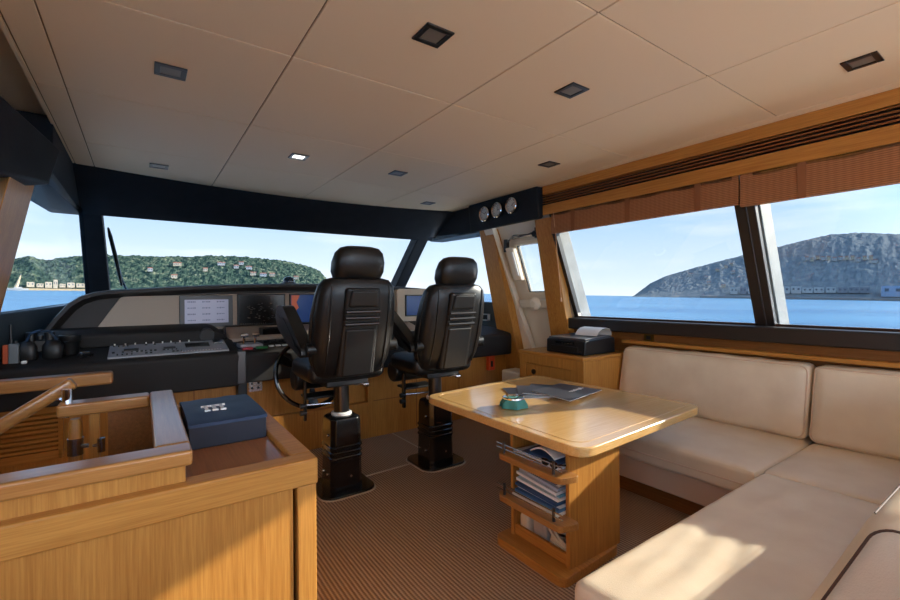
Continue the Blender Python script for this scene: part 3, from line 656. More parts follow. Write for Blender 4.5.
bm=nb(); prism(bm,[(-.80,1.236),(.10,1.236),(.10,1.236+.08),(-.80,1.236+.08)],'z',.842,.88); obj('near_rail',bm,WR['x'],kb,bevel=.008)
bm=nb(); box(bm,.022,.10,1.317,2.105,.842,.88); obj('side_rail',bm,WR['y'],kb,bevel=.008)
bm=nb(); prism(bm,rpoly([(-.245,2.022),(.022,2.022),(.022,2.105),(-.245,2.105)],.012,4),'z',.835,.88); obj('far_rail',bm,WR['x'],kb,bevel=.008)
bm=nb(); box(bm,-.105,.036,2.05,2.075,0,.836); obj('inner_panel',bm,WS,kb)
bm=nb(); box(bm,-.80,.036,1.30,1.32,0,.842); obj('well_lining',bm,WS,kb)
bm=nb(); box(bm,-.16,-.13,2.055,2.08,0,.836); obj('stile',bm,W['z'],kb)
np=thing('newel_post','rounded oak newel post with steel collar inside the stairwell','post',(-.205,2.085,0))
bm=nb(); loft(bm,[sring(.02,.02,2.6,(-.2,2.085,z)) for z in (0,.80)]+[sring(.015,.015,2.4,(-.2,2.085,.815))]); obj('post',bm,W['z'],np)
bm=nb(); cyl(bm,(-.2,2.085,.685),(-.2,2.085,.745),.024,n=24); obj('collar',bm,STEEL,np)
bm=nb(); cyl(bm,(-.185,2.075,.715),(-.12,2.05,.715),.007,n=10); cyl(bm,(-.125,2.052,.69),(-.125,2.052,.74),.012,n=12); obj('knob',bm,STEEL,np)
sr=thing('sloping_handrail','sloping oak stair handrail on a steel bracket at the left edge','handrail',(-.4,2.14,.8))
bm=nb(); a=Vector((-.215,2.15,.935)); b=Vector((-.80,2.15,.545)); dd=(b-a).normalized()
loft(bm,[[p+Vector((dd.z,0,-dd.x))*x+Vector((0,1,0))*y for x,y in rrect(-.022*s,.022*s,-.026*s,.026*s,.012*s,3)] for p,s in ((a-dd*.006,.7),(a,1),(b,1))]); obj('rail',bm,WR['x'],sr)
bm=nb(); tube(bm,[(-.262,2.15,.892),(-.235,2.14,.875),(-.228,2.10,.868),(-.228,2.09,.82)],.010,8); cyl(bm,(-.222,2.085,.872),(-.222,2.085,.925),.016,n=14); obj('bracket',bm,CHROME,sr)
hr=thing('level_handrail','level oak handrail beyond the stairwell, below the console edge','handrail',(-.4,2.9,.82))
bm=nb(); prism(bm,rpoly([(-.80,2.84),(-.125,2.84),(-.125,2.92),(-.80,2.92)],.015,4),'z',.81,.872); obj('rail',bm,WR['x'],hr,bevel=.012)
bm=nb(); box(bm,-.80,-.72,2.86,2.90,0,.81); obj('support',bm,W['z'],hr)
# navy presentation box
nbx=thing('presentation_box','navy blue leatherette box with white emblem on the cabinet tray','box',(.23,1.73,.785))
bm=nb(); x0,x1,y0,y1=.112,.338,1.545,1.92
n=20; top=[]
grid=[[bm.verts.new((x0+(x1-x0)*i/n,y0+(y1-y0)*j/n,.862+.010*math.sin(PI*j/n)**.6*(1-.3*i/n)+.003*noise.noise((i*.22,j*.22,1)))) for i in range(n+1)] for j in range(n+1)]
for j in range(n):
    for i in range(n): bm.faces.new([grid[j][i],grid[j][i+1],grid[j+1][i+1],grid[j+1][i]])
def edge(vs):
    lo=[bm.verts.new((v.co.x,v.co.y,.852)) for v in vs]
    for k in range(len(vs)-1): bm.faces.new([vs[k],vs[k+1],lo[k+1],lo[k]])
edge(grid[0]); edge([r[-1] for r in grid]); edge(grid[-1]); edge([r[0] for r in grid])
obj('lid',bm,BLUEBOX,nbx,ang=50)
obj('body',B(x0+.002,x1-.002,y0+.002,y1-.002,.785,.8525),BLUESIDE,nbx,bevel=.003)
EMB=mat('silver_emblem',(226,222,214),.35)
bm=nb(); z=.872; ex,ey=.172,1.69
def eb(xa,xb,ya,yb): box(bm,ex+xa,ex+xb,ey+ya,ey+yb,z-.012,z+.0035)
eb(-.008,.066,.040,.048)
for k in range(3): eb(.0+k*.0235,.0095+k*.0235,-.022,.042); eb(-.0035+k*.0235,.0135+k*.0235,-.029,-.021)
obj('emblem',bm,EMB,nbx,label='raised pale emblem of three joined bars')

# ------------------------------------------------------------------ saloon table
tb=thing('saloon_table','light oak pedestal table with open shelves on one side','table',(1.75,1.5,0))
out=rpoly([(1.50,1.185),(2.675,1.255),(2.63,2.56),(1.505,2.455)],.10,7)
bm=nb(); prism(bm,out,'z',.555,.60); obj('tabletop',bm,WT,tb,bevel=.008,seg=3)
bm=nb(); cen=Vector((2.08,1.87)); 
ins=[tuple(cen+(Vector(p)-cen)*.915) for p in out]
rr=[(p[0],p[1],.6004) for p in ins]; tube(bm,rr,.0011,5,closed=True); obj('inlay_line',bm,WT,tb)
PX0,PX1,PY0,PY1=1.53,1.90,1.285,1.66
bm=nb(); box(bm,PX0,PX1,PY0,PY0+.02,.04,.556); box(bm,PX1-.02,PX1,PY0+.02,PY1,.04,.556); box(bm,PX0,PX1,PY1-.02,PY1,.04,.556); pe=obj('pedestal',bm,W['z'],tb,bevel=.002)
bm=nb(); box(bm,PX0+.01,PX0+.025,PY0+.02,PY1-.02,.045,.095); obj('lower_rail',bm,W['y'],tb)
bm=nb(); prism(bm,rpoly([(1.45,1.25),(1.89,1.275),(1.89,1.71),(1.45,1.70)],.05,5),'z',0,.042); obj('plinth',bm,W['y'],tb,bevel=.004)
for z in (.478,.275):
    bm=nb(); prism(bm,rpoly([(1.425,1.25),(1.53,1.22),(1.53,1.69),(1.425,1.64)],.03,4),'z',z-.028,z); box(bm,1.52,1.9,PY0+.02,PY1-.02,z-.028,z); sh=obj('shelf',bm,WR['y'],tb,bevel=.003)
    for zz in (.022,.042):
        bm=nb(); tube(bm,[(1.445,1.25,z+zz),(1.445,1.665,z+zz)],.003,8); obj('guard_rail',bm,STEEL,sh)
    for y in (1.30,1.615):
        bm=nb(); cyl(bm,(1.447,y,z),(1.447,y,z+.055),.007,n=12); obj('guard_post',bm,DKSTEEL,sh)
# shelf contents: top shelf papers, middle magazines, bottom cords and bag
def sheet_bm(x0,x1,y0,y1,z,th,rot=0,sag=0,tilt=0):
    bm=nb(); c=Vector(((x0+x1)/2,(y0+y1)/2)); n=8
    up=[];dn=[]
    for j in range(n+1):
        for i in (0,1):
            p=Vector((x0 if i==0 else x1,y0+(y1-y0)*j/n))-c; q=Vector((p.x*math.cos(rot)-p.y*math.sin(rot),p.x*math.sin(rot)+p.y*math.cos(rot)))+c
            t=j/n; h=z+sag*math.sin(PI*t)+tilt*t
            up.append((q.x,q.y,h+th)); dn.append((q.x,q.y,h))
    rings=[]
    for j in range(n+1): rings.append([dn[2*j],dn[2*j+1],up[2*j+1],up[2*j]])
    loft(bm,rings); return bm
mags=[((228,226,220),'white'),((60,104,150),'blue'),((206,214,220),'pale grey'),((40,74,116),'dark blue'),((238,236,230),'white'),((110,160,180),'light teal'),((232,228,220),'white'),((170,176,184),'grey'),((214,200,180),'cream'),((84,78,116),'violet grey')]
pos=['lowest','second from the bottom','third from the bottom','fourth from the bottom','fifth from the bottom','fifth from the top','fourth from the top','third from the top','second from the top','topmost']
z=.276
for k,(c,nm) in enumerate(mags):
    m=mat('magazine_%d'%k,c,.45)
    th=.0135
    x0=1.475+.012*(k%3)+.004*k
    o=obj('magazine',sheet_bm(x0,x0+.23,1.31+.004*k,1.59-.003*(k%4),z,th-.001,0,.0,.030*k/9),m,None,label='%s magazine, %s in the pile on the middle table shelf'%(nm,pos[k]),cat='magazine',group='magazines on the middle shelf')
    z+=th
ppr=[((226,222,214),.0,'crumpled white paper lying over the top table shelf'),((46,74,112),.2,'dark blue booklet on the top table shelf'),((216,220,224),-.15,'pale leaflet on the top table shelf')]
z=.479
for k,(c,r_t,lab) in enumerate(ppr[::-1]):
    sag=.006 if k<2 else .028
    o=obj(('leaflet','booklet','crumpled_paper')[k],sheet_bm(1.49+.01*k,1.68,1.31+.02*k,1.60-.05*k,z,.007,r_t*.4,sag,.0),mat('shelf_paper_%d'%k,c,.5),None,label=lab,cat='paper'); z+=.0085+.006
sg=thing('sunglasses','dark sunglasses lying at the near end of the top table shelf','sunglasses',(1.49,1.36,.50))
for y in (1.325,1.375):
    bm=nb(); loft(bm,[sring(.020,.016,2.6,(1.475,y,.503),'x',16),sring(.020,.016,2.6,(1.480,y,.503),'x',16)]); obj('lens',bm,BLACKMETAL,sg)
bm=nb(); tube(bm,[(1.56,1.302,.488),(1.478,1.305,.508),(1.476,1.35,.512),(1.478,1.396,.508),(1.56,1.398,.488)],.004,6); obj('frame',bm,BLACKSHELL,sg)
# bottom: coil of pale cord, plastic bag, small packet
def coil(name,lab,cx,cy,z,r,n,m,tilt):
    bm=nb(); rs=random.Random(n); pts=[]
    for k in range(n*14):
        a=2*PI*k/14; rr=r*(1+.12*math.sin(k*.7)); pts.append((cx+rr*.45*math.cos(a)+.01*math.sin(k*.31),cy+rr*math.sin(a),z+.02+.12*(k/(n*14))*(.7+.3*math.sin(a*1.0))+tilt*math.cos(a)))
    tube(bm,pts,.0075,7); return obj(name,bm,m,None,label=lab,cat='cord')
CORD=mat('cream_cord',(214,196,164),.8)
coil('cord_coil','coil of cream cord at the near end of the bottom table shelf',1.60,1.375,.05,.068,7,CORD,.02)
bg=nb(); cushion(bg,(1.565,1.45,.043),(1.72,1.555,.165),.03,(0,0,.01),n=12,wr=.012,seed=4,ws=(14,16,14)); obj('plastic_bag',bg,mat('grey_plastic_bag',(176,164,150),.4),None,label='crumpled grey plastic bag in the middle of the bottom table shelf',cat='bag')
bg=nb(); cushion(bg,(1.56,1.565,.043),(1.66,1.63,.15),.015,(0,0,.005),n=6,wr=.004,seed=9); bmesh.ops.recalc_face_normals(bg,faces=bg.faces); obj('packet',bg,mat('cream_packet',(226,208,176),.6),None,label='small cream packet at the far end of the bottom table shelf',cat='packet')
coil('adapter_lead','knotted grey lead hanging above the packet on the bottom table shelf',1.60,1.595,.148,.022,3,mat('grey_lead',(168,160,150),.6),.006)

# on the table
ash=thing('ashtray','teal bean-bag ashtray with a steel dish on the table','ashtray',(1.765,1.885,.60))
bm=nb(); c=Vector((1.765,1.885)); rings=[]
for z,r,e in ((.601,.060,0),(.604,.078,.1),(.622,.076,.1),(.648,.062,.06),(.654,.052,0)):
    rings.append([(c.x+r*(1+e*math.cos(6*t))*math.cos(t),c.y+r*(1+e*math.cos(6*t))*math.sin(t),z) for t in [2*PI*k/48 for k in range(48)]])
loft(bm,rings); obj('bag',bm,mat('teal_fabric',(74,140,128),.85,bump=(400,.3)),ash,ang=25)
bm=nb(); lathe(bm,[(.058,.647),(.064,.652),(.064,.660),(.060,.662),(.054,.656),(.04,.648),(.01,.645)],(c.x,c.y,0)); obj('dish',bm,CHROME,ash)
bm=nb()
for a in (.4,2.4,4.6): 
    v=Vector((math.cos(a),math.sin(a),0)); tube(bm,[Vector((c.x,c.y,.650))+v*.02,Vector((c.x,c.y,.664))+v*.04,Vector((c.x,c.y,.663))+v*.062],.003,6)
obj('rests',bm,STEEL,ash)
BRO=mat('charcoal_brochure_cover',(62,66,74),.35); BRO2=mat('slate_brochure_cover',(52,56,66),.4)
quads=[([(2.05,2.30),(1.90,2.03),(2.22,1.86),(2.37,2.13)],'charcoal brochure at the bottom of the fanned stack on the table'),
       ([(2.16,2.28),(1.96,2.04),(2.24,1.81),(2.44,2.06)],'charcoal brochure second from the bottom of the fanned stack'),
       ([(2.27,2.24),(2.01,2.07),(2.20,1.77),(2.46,1.95)],'charcoal brochure second from the top of the fanned stack'),
       ([(2.42,2.11),(2.09,2.06),(2.07,1.725),(2.475,1.80)],'charcoal brochure with white lettering on top of the fanned stack')]
for k,(q,lab) in enumerate(quads):
    b_=thing('brochure',lab,'brochure',(q[1][0],q[1][1],.601+k*.006),group='brochures on the table')
    z=.601+k*.006
    cc=Vector((sum(p[0] for p in q)/4,sum(p[1] for p in q)/4)); qi=[tuple(cc+(Vector(p)-cc)*.985) for p in q]
    bm=nb(); prism(bm,qi,'z',z,z+.0042); obj('pages',bm,PAPER,b_)
    bm=nb(); prism(bm,q,'z',z+.0042,z+.0055); obj('cover',bm,BRO if k==3 else BRO2,b_)
    if k==3:
        u=(Vector(q[0])-Vector(q[3])).normalized(); w=(Vector(q[1])-Vector(q[0])).normalized(); o=Vector(q[3])+u*.07+w*.10
        bm=nb(); rs=random.Random(2); s=0
        u=(Vector(q[2])-Vector(q[3])).normalized()*-1; w=(Vector(q[0])-Vector(q[3])).normalized(); o=Vector(q[3])-u*.20+w*.12
        pts=[o+u*(.16*i/40)+w*(.012*math.sin(i*1.1)*(1 if i%9 else 1.8)) for i in range(41)]
        tube(bm,[(p.x,p.y,z+.0062) for p in pts],.0022,5); obj('lettering',bm,PAPER,b_)

# ------------------------------------------------------------------ printer cabinet, printer
cb=thing('side_cabinet','low oak cabinet carrying the printer beside the sofa','cabinet',(3.05,2.5,0))
bm=nb(); box(bm,2.775,3.38,2.19,2.86,0,.735); obj('body',bm,W['z'],cb)
bm=nb(); box(bm,2.755,3.40,2.17,2.875,.735,.765); obj('top',bm,W['y'],cb,bevel=.006)
bm=nb(); box(bm,2.760,2.776,2.17,2.255,0,.735); box(bm,2.760,2.776,2.79,2.865,0,.735); box(bm,2.760,2.776,2.25,2.80,.66,.735); box(bm,2.762,2.776,2.252,2.30,0,.665); box(bm,2.776,3.38,2.172,2.192,0,.735); obj('frame',bm,W['z'],cb,bevel=.002)
dd_=obj('door',B(2.768,2.776,2.305,2.785,.03,.65),W['z'],cb,bevel=.002)
bm=nb(); cyl(bm,(2.768,2.70,.59),(2.760,2.70,.59),.022,n=20); obj('knob',bm,DKSTEEL,dd_)
pr_=thing('printer','black desktop printer with paper standing on the low oak cabinet','printer',(3.03,2.42,.765))
bm=nb(); prism(bm,[(2.845,.768),(2.85,.875),(2.87,.885),(3.22,.895),(3.24,.885),(3.24,.768)],'y',2.225,2.625); pb=obj('body',bm,BLACKPL,pr_,bevel=.008)
bm=nb(); prism(bm,[(2.865,.884),(2.868,.898),(3.20,.908),(3.20,.892)],'y',2.235,2.615); obj('lid',bm,GREYPL,pr_,bevel=.004)
bm=nb(); box(bm,2.838,2.85,2.29,2.57,.785,.83); obj('output_slot',bm,BLACKSHELL,pr_,bevel=.003)
bm=nb(); box(bm,2.842,2.85,2.33,2.52,.845,.866); cpn=obj('control_panel',bm,BLACKMETAL,pr_)
bm=nb()
for k in range(4): box(bm,2.840,2.8425,2.35+k*.03,2.362+k*.03,.851,.858)
box(bm,2.840,2.8425,2.255,2.275,.80,.803)
obj('markings',bm,STEEL,cpn)
bm=nb(); xs=[3.05+.19*k/10 for k in range(11)]
rings=[]
for k in range(13):
    a=PI*k/12*.95; x=3.17-.075*math.cos(a) if k>5 else 3.10+.07*k/5*.99; 
for (x,z) in ((3.03,.91),(3.06,.945),(3.10,.965),(3.16,.972),(3.20,.962),(3.225,.935),(3.23,.905)):
    rings.append([(x,2.25,z),(x,2.47,z),(x,2.47,z+.002),(x,2.25,z+.002)])
loft(bm,rings); obj('paper_sheet',bm,PAPER,pr_)

# ------------------------------------------------------------------ sofa
sf=thing('corner_sofa','cream leather corner sofa along the starboard side','sofa',(2.6,1.0,0))
bm=nb(); box(bm,2.53,3.38,.3,2.16,0,.10); box(bm,1.16,2.6,-.1,.80,0,.10); obj('kick_board',bm,WS,sf)
bm=nb(); box(bm,2.475,3.38,-.1,2.165,.10,.245); box(bm,1.10,2.6,-.1,.865,.10,.245); obj('base',bm,CREAM2,sf,bevel=.012)
bm=nb(); cushion(bm,(2.445,.905,.235),(3.38,2.165,.382),.03,(0,0,.012),n=18,wr=.004,seed=1); s1=obj('seat_cushion',bm,CREAM,sf)
bm=nb(); cushion(bm,(2.495,-.05,.235),(3.38,.90,.382),.03,(0,0,.012),n=18,wr=.004,seed=2); obj('seat_cushion',bm,CREAM,sf)
bm=nb(); cushion(bm,(1.065,-.05,.225),(2.49,.895,.382),.035,(0,0,.012),n=44,wr=.012,seed=3,ws=(3.0,15,3)); s3=obj('seat_cushion',bm,CREAM,sf)
def tl(p,x0=3.15): return Vector((p.x+(p.z-.38)*.22,p.y,p.z))
for y0,y1,sd in ((.915,2.155,5),(-.25,.905,6)):
    bm=nb(); cushion(bm,(3.145,y0,.385),(3.30,y1,.822),.04,(.03,0,.004),n=26,wr=.009,seed=sd,fn=tl,ws=(4,6,5)); bc=obj('back_cushion',bm,CREAM,sf)
    bm=nb(); p=[(3.155+(z-.38)*.22,y,z) for y,z in rrect(y0+.012,y1-.012,.40,.81,.04)]; tube(bm,p,.004,6,closed=True); obj('seam',bm,CREAM2,bc)
def ta(p): return Vector((p.x,p.y-(p.z-.38)*.44,p.z))
bm=nb(); cushion(bm,(1.19,.27,.385),(3.10,.43,.812),.05,(0,.004,.004),n=22,wr=.005,seed=7,fn=ta,ws=(4,4,4)); bc=obj('back_cushion',bm,CREAM,sf)
bm=nb(); p=[(1.186,y-(z-.38)*.44,z) for y,z in rrect(.30,.41,.41,.79,.03)]; tube(bm,p,.0028,6,closed=True); 
tube(bm,[(1.19+k*.16,.41-(.79-.38)*.44+.004,.812) for k in range(12)],.002,6); obj('seam',bm,SEAM,bc)
bm=nb(); hexa(bm,[(1.1,.12,.245),(3.3,.12,.245),(3.3,.27,.385),(1.1,.27,.385)],[(1.1,-.02,.78),(3.3,-.02,.78),(3.3,.06,.78),(1.1,.06,.78)]); obj('backrest_frame',bm,CREAM2,sf)
bm=nb(); tube(bm,[(1.10+1.36*k/20,.893,.30) for k in range(21)],.003,6); tube(bm,[(2.443,.93+1.2*k/20,.30) for k in range(21)],.003,6); obj('seat_seam',bm,CREAM2,sf)

# ------------------------------------------------------------------ blinds
def blind(lab,y0,y1,zb,group='woven blinds'):
    t=thing('roman_blind',lab,'blind',(3.05,(y0+y1)/2,zb),group=group)
    bm=nb(); rings=[]
    n=40
    for j in range(n+1):
        y=y0+(y1-y0)*j/n; w=.002*math.sin(j*.9)
        rings.append([(3.038+w,y,zb+.004),(3.062+w,y,zb),(3.072+w,y,2.0),(3.045+w,y,2.0)])
    loft(bm,rings); obj('fabric',bm,BLIND,t)
    k=0; L=y1-y0
    for f_ in (.16,.5,.84):
        y=y0+L*f_; obj('tape',B(3.0355,3.04,y-.02,y+.02,zb,1.986),mat('blind_tape',(140,88,50),.8) if 'blind_tape' not in bpy.data.materials else bpy.data.materials['blind_tape'],t)
    return t
b1=blind('woven brown blind drawn up over the forward starboard window',1.21,2.735,1.803)
bm=nb(); tube(bm,[(3.03,2.70,1.99),(3.05,2.69,1.75),(3.08,2.68,1.40),(3.09,2.67,1.22)],.0035,6); cyl(bm,(3.09,2.67,1.225),(3.09,2.67,1.19),.008,n=10); obj('pull_cord',bm,mat('cord_beige',(196,150,110),.7),b1)
blind('woven brown blind drawn up over the aft starboard window',-.75,1.20,1.785)

# ------------------------------------------------------------------ ceiling spots
spots=[(.11,2.291,'square ceiling spot above the port end of the console panel'),(.92,1.415,'square ceiling spot nearest the camera, largest in view'),(1.725,1.415,'square ceiling spot above the saloon table'),(2.553,.532,'square ceiling spot at the right edge of the view'),
 (.92,3.18,'lit square ceiling spot above the near helm chair'),(.112,3.995,'square ceiling spot closest to the port end of the windscreen header'),(1.71,3.166,'square ceiling spot above the far helm chair'),(2.53,4.013,'square ceiling spot farthest forward near the gauge pod'),(2.552,2.314,'square ceiling spot above the printer side')]
proto=None
for k,(x,y,lab) in enumerate(spots):
    if proto is None:
        proto=thing('ceiling_spot',lab,'ceiling light',(x,y,2.25),group='square ceiling spots')
        bm=nb()
        for a in ((-.06,.06,-.06,-.038),(-.06,.06,.038,.06),(-.06,-.038,-.038,.038),(.038,.06,-.038,.038)): box(bm,x+a[0],x+a[1],y+a[2],y+a[3],2.243,2.2499)
        obj('frame',bm,DKSTEEL,proto,bevel=.002)
        obj('lens',B(x-.038,x+.038,y-.038,y+.038,2.2465,2.2499),mat('spot_lens_off',(120,110,98),.3),proto)
        o=proto
    else:
        o=copy_tree(proto); o.location=(x,y,2.25); o['label']=lab
    if k==4:
        for c in o.children:
            if c.name.startswith('lens'):
                c.data=c.data.copy(); c.data.materials[0]=mat('spot_lens_lit',(240,240,236),.3,emit=((255,250,240),2.5))
sk=thing('valance_socket','tiny brass socket set in the dark strip under the sill','socket',(3.355,2.0,.885))
obj('plate',B(3.35,3.359,1.955,2.03,.872,.925),mat('brass_dark',(120,96,40),.35,metal=1),sk); obj('insert',B(3.346,3.351,1.975,2.01,.885,.915),BLACKSHELL,sk)

# ------------------------------------------------------------------ outside
# the yacht heels slightly: the sea has its own level
def ray(px,py):
    x=px-450; y=py-HC; a=x*math.cos(ROLL)-y*math.sin(ROLL); b=x*math.sin(ROLL)+y*math.cos(ROLL)
    return (d+r_*(a/F)+u_*(-b/F))
ra=ray(45,287.0); rb=ray(605,295.6); SN=ra.cross(rb).normalized()
if SN.z<0: SN=-SN
C0=Vector((0,0,H)); EYE=4.0; S0=C0-SN*EYE
def on_sea(v):  # point of the sea level under a direction, kept horizontal on the sea
    return (v-SN*v.dot(SN)).normalized()
SEA=bpy.data.materials.new('sea_water'); SEA.use_nodes=True
nt=SEA.node_tree; p=nt.nodes['Principled BSDF']; p.inputs['Base Color'].default_value=(*lin((34,104,168)),1); p.inputs['Roughness'].default_value=.28; p.inputs['IOR'].default_value=1.33
tc=N(nt,'ShaderNodeTexCoord'); n1=N(nt,'ShaderNodeTexNoise'); n1.inputs['Scale'].default_value=.35; n1.inputs['Detail'].default_value=6; nt.links.new(tc.outputs['Object'],n1.inputs['Vector'])
n2=N(nt,'ShaderNodeTexNoise'); n2.inputs['Scale'].default_value=.012; nt.links.new(tc.outputs['Object'],n2.inputs['Vector'])
rp=N(nt,'ShaderNodeValToRGB'); rp.color_ramp.elements[0].position=.4; rp.color_ramp.elements[1].position=.6; rp.color_ramp.elements[0].color=(*lin((40,108,150)),1); rp.color_ramp.elements[1].color=(*lin((78,140,172)),1)
nt.links.new(n2.outputs['Fac'],rp.inputs['Fac']); nt.links.new(rp.outputs[0],p.inputs['Base Color'])
bp=N(nt,'ShaderNodeBump'); bp.inputs['Strength'].default_value=.6; bp.inputs['Distance'].default_value=.6; nt.links.new(n1.outputs['Fac'],bp.inputs['Height']); nt.links.new(bp.outputs[0],p.inputs['Normal'])
bm=nb(); e1=on_sea(d); e2=SN.cross(e1); n=48
rg=[[S0+e1*(R_*math.cos(2*PI*k/n))+e2*(R_*math.sin(2*PI*k/n)) for k in range(n)] for R_ in (3,30,300,3000,40000)]
loft(bm,rg,caps=False); vs=[v for v in bm.verts][:n]; bm.faces.new(vs)
me=bpy.data.meshes.new('sea'); bmesh.ops.recalc_face_normals(bm,faces=bm.faces); bm.to_mesh(me); bm.free(); me.materials.append(SEA)
so_=bpy.data.objects.new('sea',me); COL.objects.link(so_); setp(so_,'calm blue sea reaching to the horizon','sea',kind='structure')

def hillmat(name,c1,c2,c3,sc):
    m,nt,p=newmat(name); tc=N(nt,'ShaderNodeTexCoord')
    n=N(nt,'ShaderNodeTexNoise'); n.inputs['Scale'].default_value=sc; n.inputs['Detail'].default_value=6; n.inputs['Roughness'].default_value=.7; nt.links.new(tc.outputs['Object'],n.inputs['Vector'])
    r=N(nt,'ShaderNodeValToRGB'); e=r.color_ramp.elements; e[0].position=.35; e[0].color=(*lin(c1),1); e[1].position=.68; e[1].color=(*lin(c3),1); x=e.new(.52); x.color=(*lin(c2),1)
    nt.links.new(n.outputs['Fac'],r.inputs['Fac']); nt.links.new(r.outputs[0],p.inputs['Base Color']); p.inputs['Roughness'].default_value=1; p.inputs['Specular IOR Level'].default_value=0
    return m
def interp(P,x):
    for (a,b),(c,e) in zip(P,P[1:]):
        if a<=x<=c: return b+(e-b)*(x-a)/(c-a)
    return P[0][1] if x<P[0][0] else P[-1][1]
class Hill:
    def __init__(s,name,lab,prof,D,depth,m,cols,rows,amp,fs,px0,px1):
        s.prof=prof; s.D=D; s.depth=depth; s.amp=amp; s.fs=fs; s.px0=px0; s.px1=px1
        bm=nb(); V=[[bm.verts.new(s.pt(px0+(px1-px0)*i/cols,j/rows)) for i in range(cols+1)] for j in range(rows+1)]
        for j in range(rows):
            for i in range(cols): bm.faces.new([V[j][i],V[j][i+1],V[j+1][i+1],V[j+1][i]])
        bmesh.ops.recalc_face_normals(bm,faces=bm.faces)
        me=bpy.data.meshes.new(name); bm.to_mesh(me); bm.free(); me.materials.append(m)
        o=bpy.data.objects.new(name,me); COL.objects.link(o); setp(o,lab,'hill',kind='structure')
    def at_y(s,px,y):
        lo,hi=.02,.84
        for _ in range(24):
            t=(lo+hi)/2; q=s.pt(px,t,False); hz=ray(px,y); e=(q-C0); el=e.dot(SN)/(e-SN*e.dot(SN)).length; el2=hz.dot(SN)/(hz-SN*hz.dot(SN)).length
            if el<el2: lo=t
            else: hi=t
        return t
    def pt(s,px,t,tree=True):
        v=on_sea(ray(px,290)); v0=ray(px,290)
        # horizontal travel per unit of view depth
        hz=ray(px,interp(s.prof,px)); el=math.atan2(hz.dot(SN),(hz-SN*hz.dot(SN)).length)
        Rt=s.D+s.depth; top=max(0,EYE+Rt*math.tan(el))
        f=min(1,t/.85); base=math.sin(f*PI/2)**.9
        R_=s.D+s.depth*f
        if t>.85: R_=Rt+s.depth*(t-.85)*2; base=1-(t-.85)*2.5
        q=S0+v*R_
        h=top*base
        a=noise.noise(Vector((px*.05*s.fs,t*6,s.D)))*.025*top*math.sin(min(1,f)*PI)
        k=noise.fractal(Vector(q)*(.055*s.fs*900/s.D),.9,2.1,3)*s.amp*(min(1,t*8))
        return q+SN*(h+a+(k if tree else 0)-.3)
HL=hillmat('pine_headland',(30,48,44),(60,76,64),(118,120,96),.10)
HR=hillmat('haze_tinted_headland',(102,108,112),(120,124,124),(148,144,136),.035)  # distance haze is put into these pale, low-contrast hill colours
left=Hill('headland_wood','pine covered headland ahead of the bow with villas',[(-60,268),(0,263),(30,257),(45,261),(60,259),(90,256),(130,257),(180,258),(215,257),(245,258),(280,261),(292,263.5),(311,268),(320,272),(326,279),(331,290)],700,260,HL,520,60,3.8,1.7,-60,331)
right=Hill('headland_rocky','hazy rocky headland with villas seen through the starboard windows',[(632,297.5),(650,284),(665,277),(690,270),(720,262),(745,256),(770,250),(800,243),(830,236.5),(860,234.5),(900,236.5),(960,240),(1100,255)],2600,1400,HR,520,70,5,2.6,632,1100)

WALLP=mat('villa_wall',(184,168,144),.8); WALLW=mat('villa_white',(170,168,164),.8); ROOFT=mat('terracotta_roof',(140,84,62),.8); GREYW=mat('grey_quay',(128,128,132),.8); BLUEW=mat('pale_blue_block',(140,158,180),.7); STONE=mat('sandstone',(178,154,118),.9)
HWIN=mat('villa_window',(70,78,90),.4)
def house(h,px,t,w,hh,dp,lab,grp,wm,rm=None,name='house',cat='house',lift=0):
    o=h.pt(px,t,False); v=on_sea(ray(px,290)); s=v.cross(SN).normalized(); o=o-SN*hh*.15+SN*lift
    T=thing(name,lab,cat,tuple(o),group=grp)
    q=[o-s*w/2-v*dp/2,o+s*w/2-v*dp/2,o+s*w/2+v*dp/2,o-s*w/2+v*dp/2]
    bm=nb(); hexa(bm,q,[p+SN*hh for p in q]); obj('walls',bm,wm,T)
    nw=max(2,int(w/(hh*.55)))
    bm=nb()
    for k in range(nw):
        c=o-s*w/2+s*w*(k+.5)/nw-v*(dp/2+.05)+SN*hh*.62; a=s*w*.16/nw*1.2; b=SN*hh*.14
        hexa(bm,[c-a-b,c+a-b,c+a-b+v*.3,c-a-b+v*.3],[c-a+b,c+a+b,c+a+b+v*.3,c-a+b+v*.3])
    obj('windows',bm,HWIN,T)
    if rm:
        e=1.08; q2=[o+(p-o)*e+SN*hh for p in q]; m0=(q2[0]+q2[3])/2+SN*hh*.3; m1=(q2[1]+q2[2])/2+SN*hh*.3
        bm=nb(); V=[bm.verts.new(p) for p in q2+[m0,m1]]
        for f in ((0,1,5,4),(2,3,4,5),(0,4,3),(1,2,5),(3,2,1,0)): bm.faces.new([V[i] for i in f])
        obj('roof',bm,rm,T,flat=True)
    return T
rs=random.Random(21)
gl='pale villa standing among the pines on the headland ahead'
for px,y,w in ((177,266.5,18),(221,266,18),(241,265.5,12),(236,269,12),(248.5,270,15),(253,276,14),(263,277,16),(272,277,14),(174,279,12),(296,280,12),(205,272,10),(150,272,10)):
    house(left,px,left.at_y(px,y),w*.6,4.6,6,gl,'villas on the pine headland',rs.choice((WALLP,WALLW)),ROOFT,lift=1.5)
gs='sandstone waterfront building at the foot of the pine headland'
for px,w,hh in ((2,7,9),(30.5,6.5,6),(40,6,4.5),(48.5,6,7),(55.5,4,10),(62.5,5.5,4.5),(71,7,6),(80.5,8,5),(91,7,4)):
    house(left,px,.03,w,hh,5,gs,'waterfront buildings on the left shore',STONE if w>8 else WALLP,None,lift=1)
wall_=nb(); pts=[left.pt(px,0,False) for px in range(-20,110,4)]
rings=[]
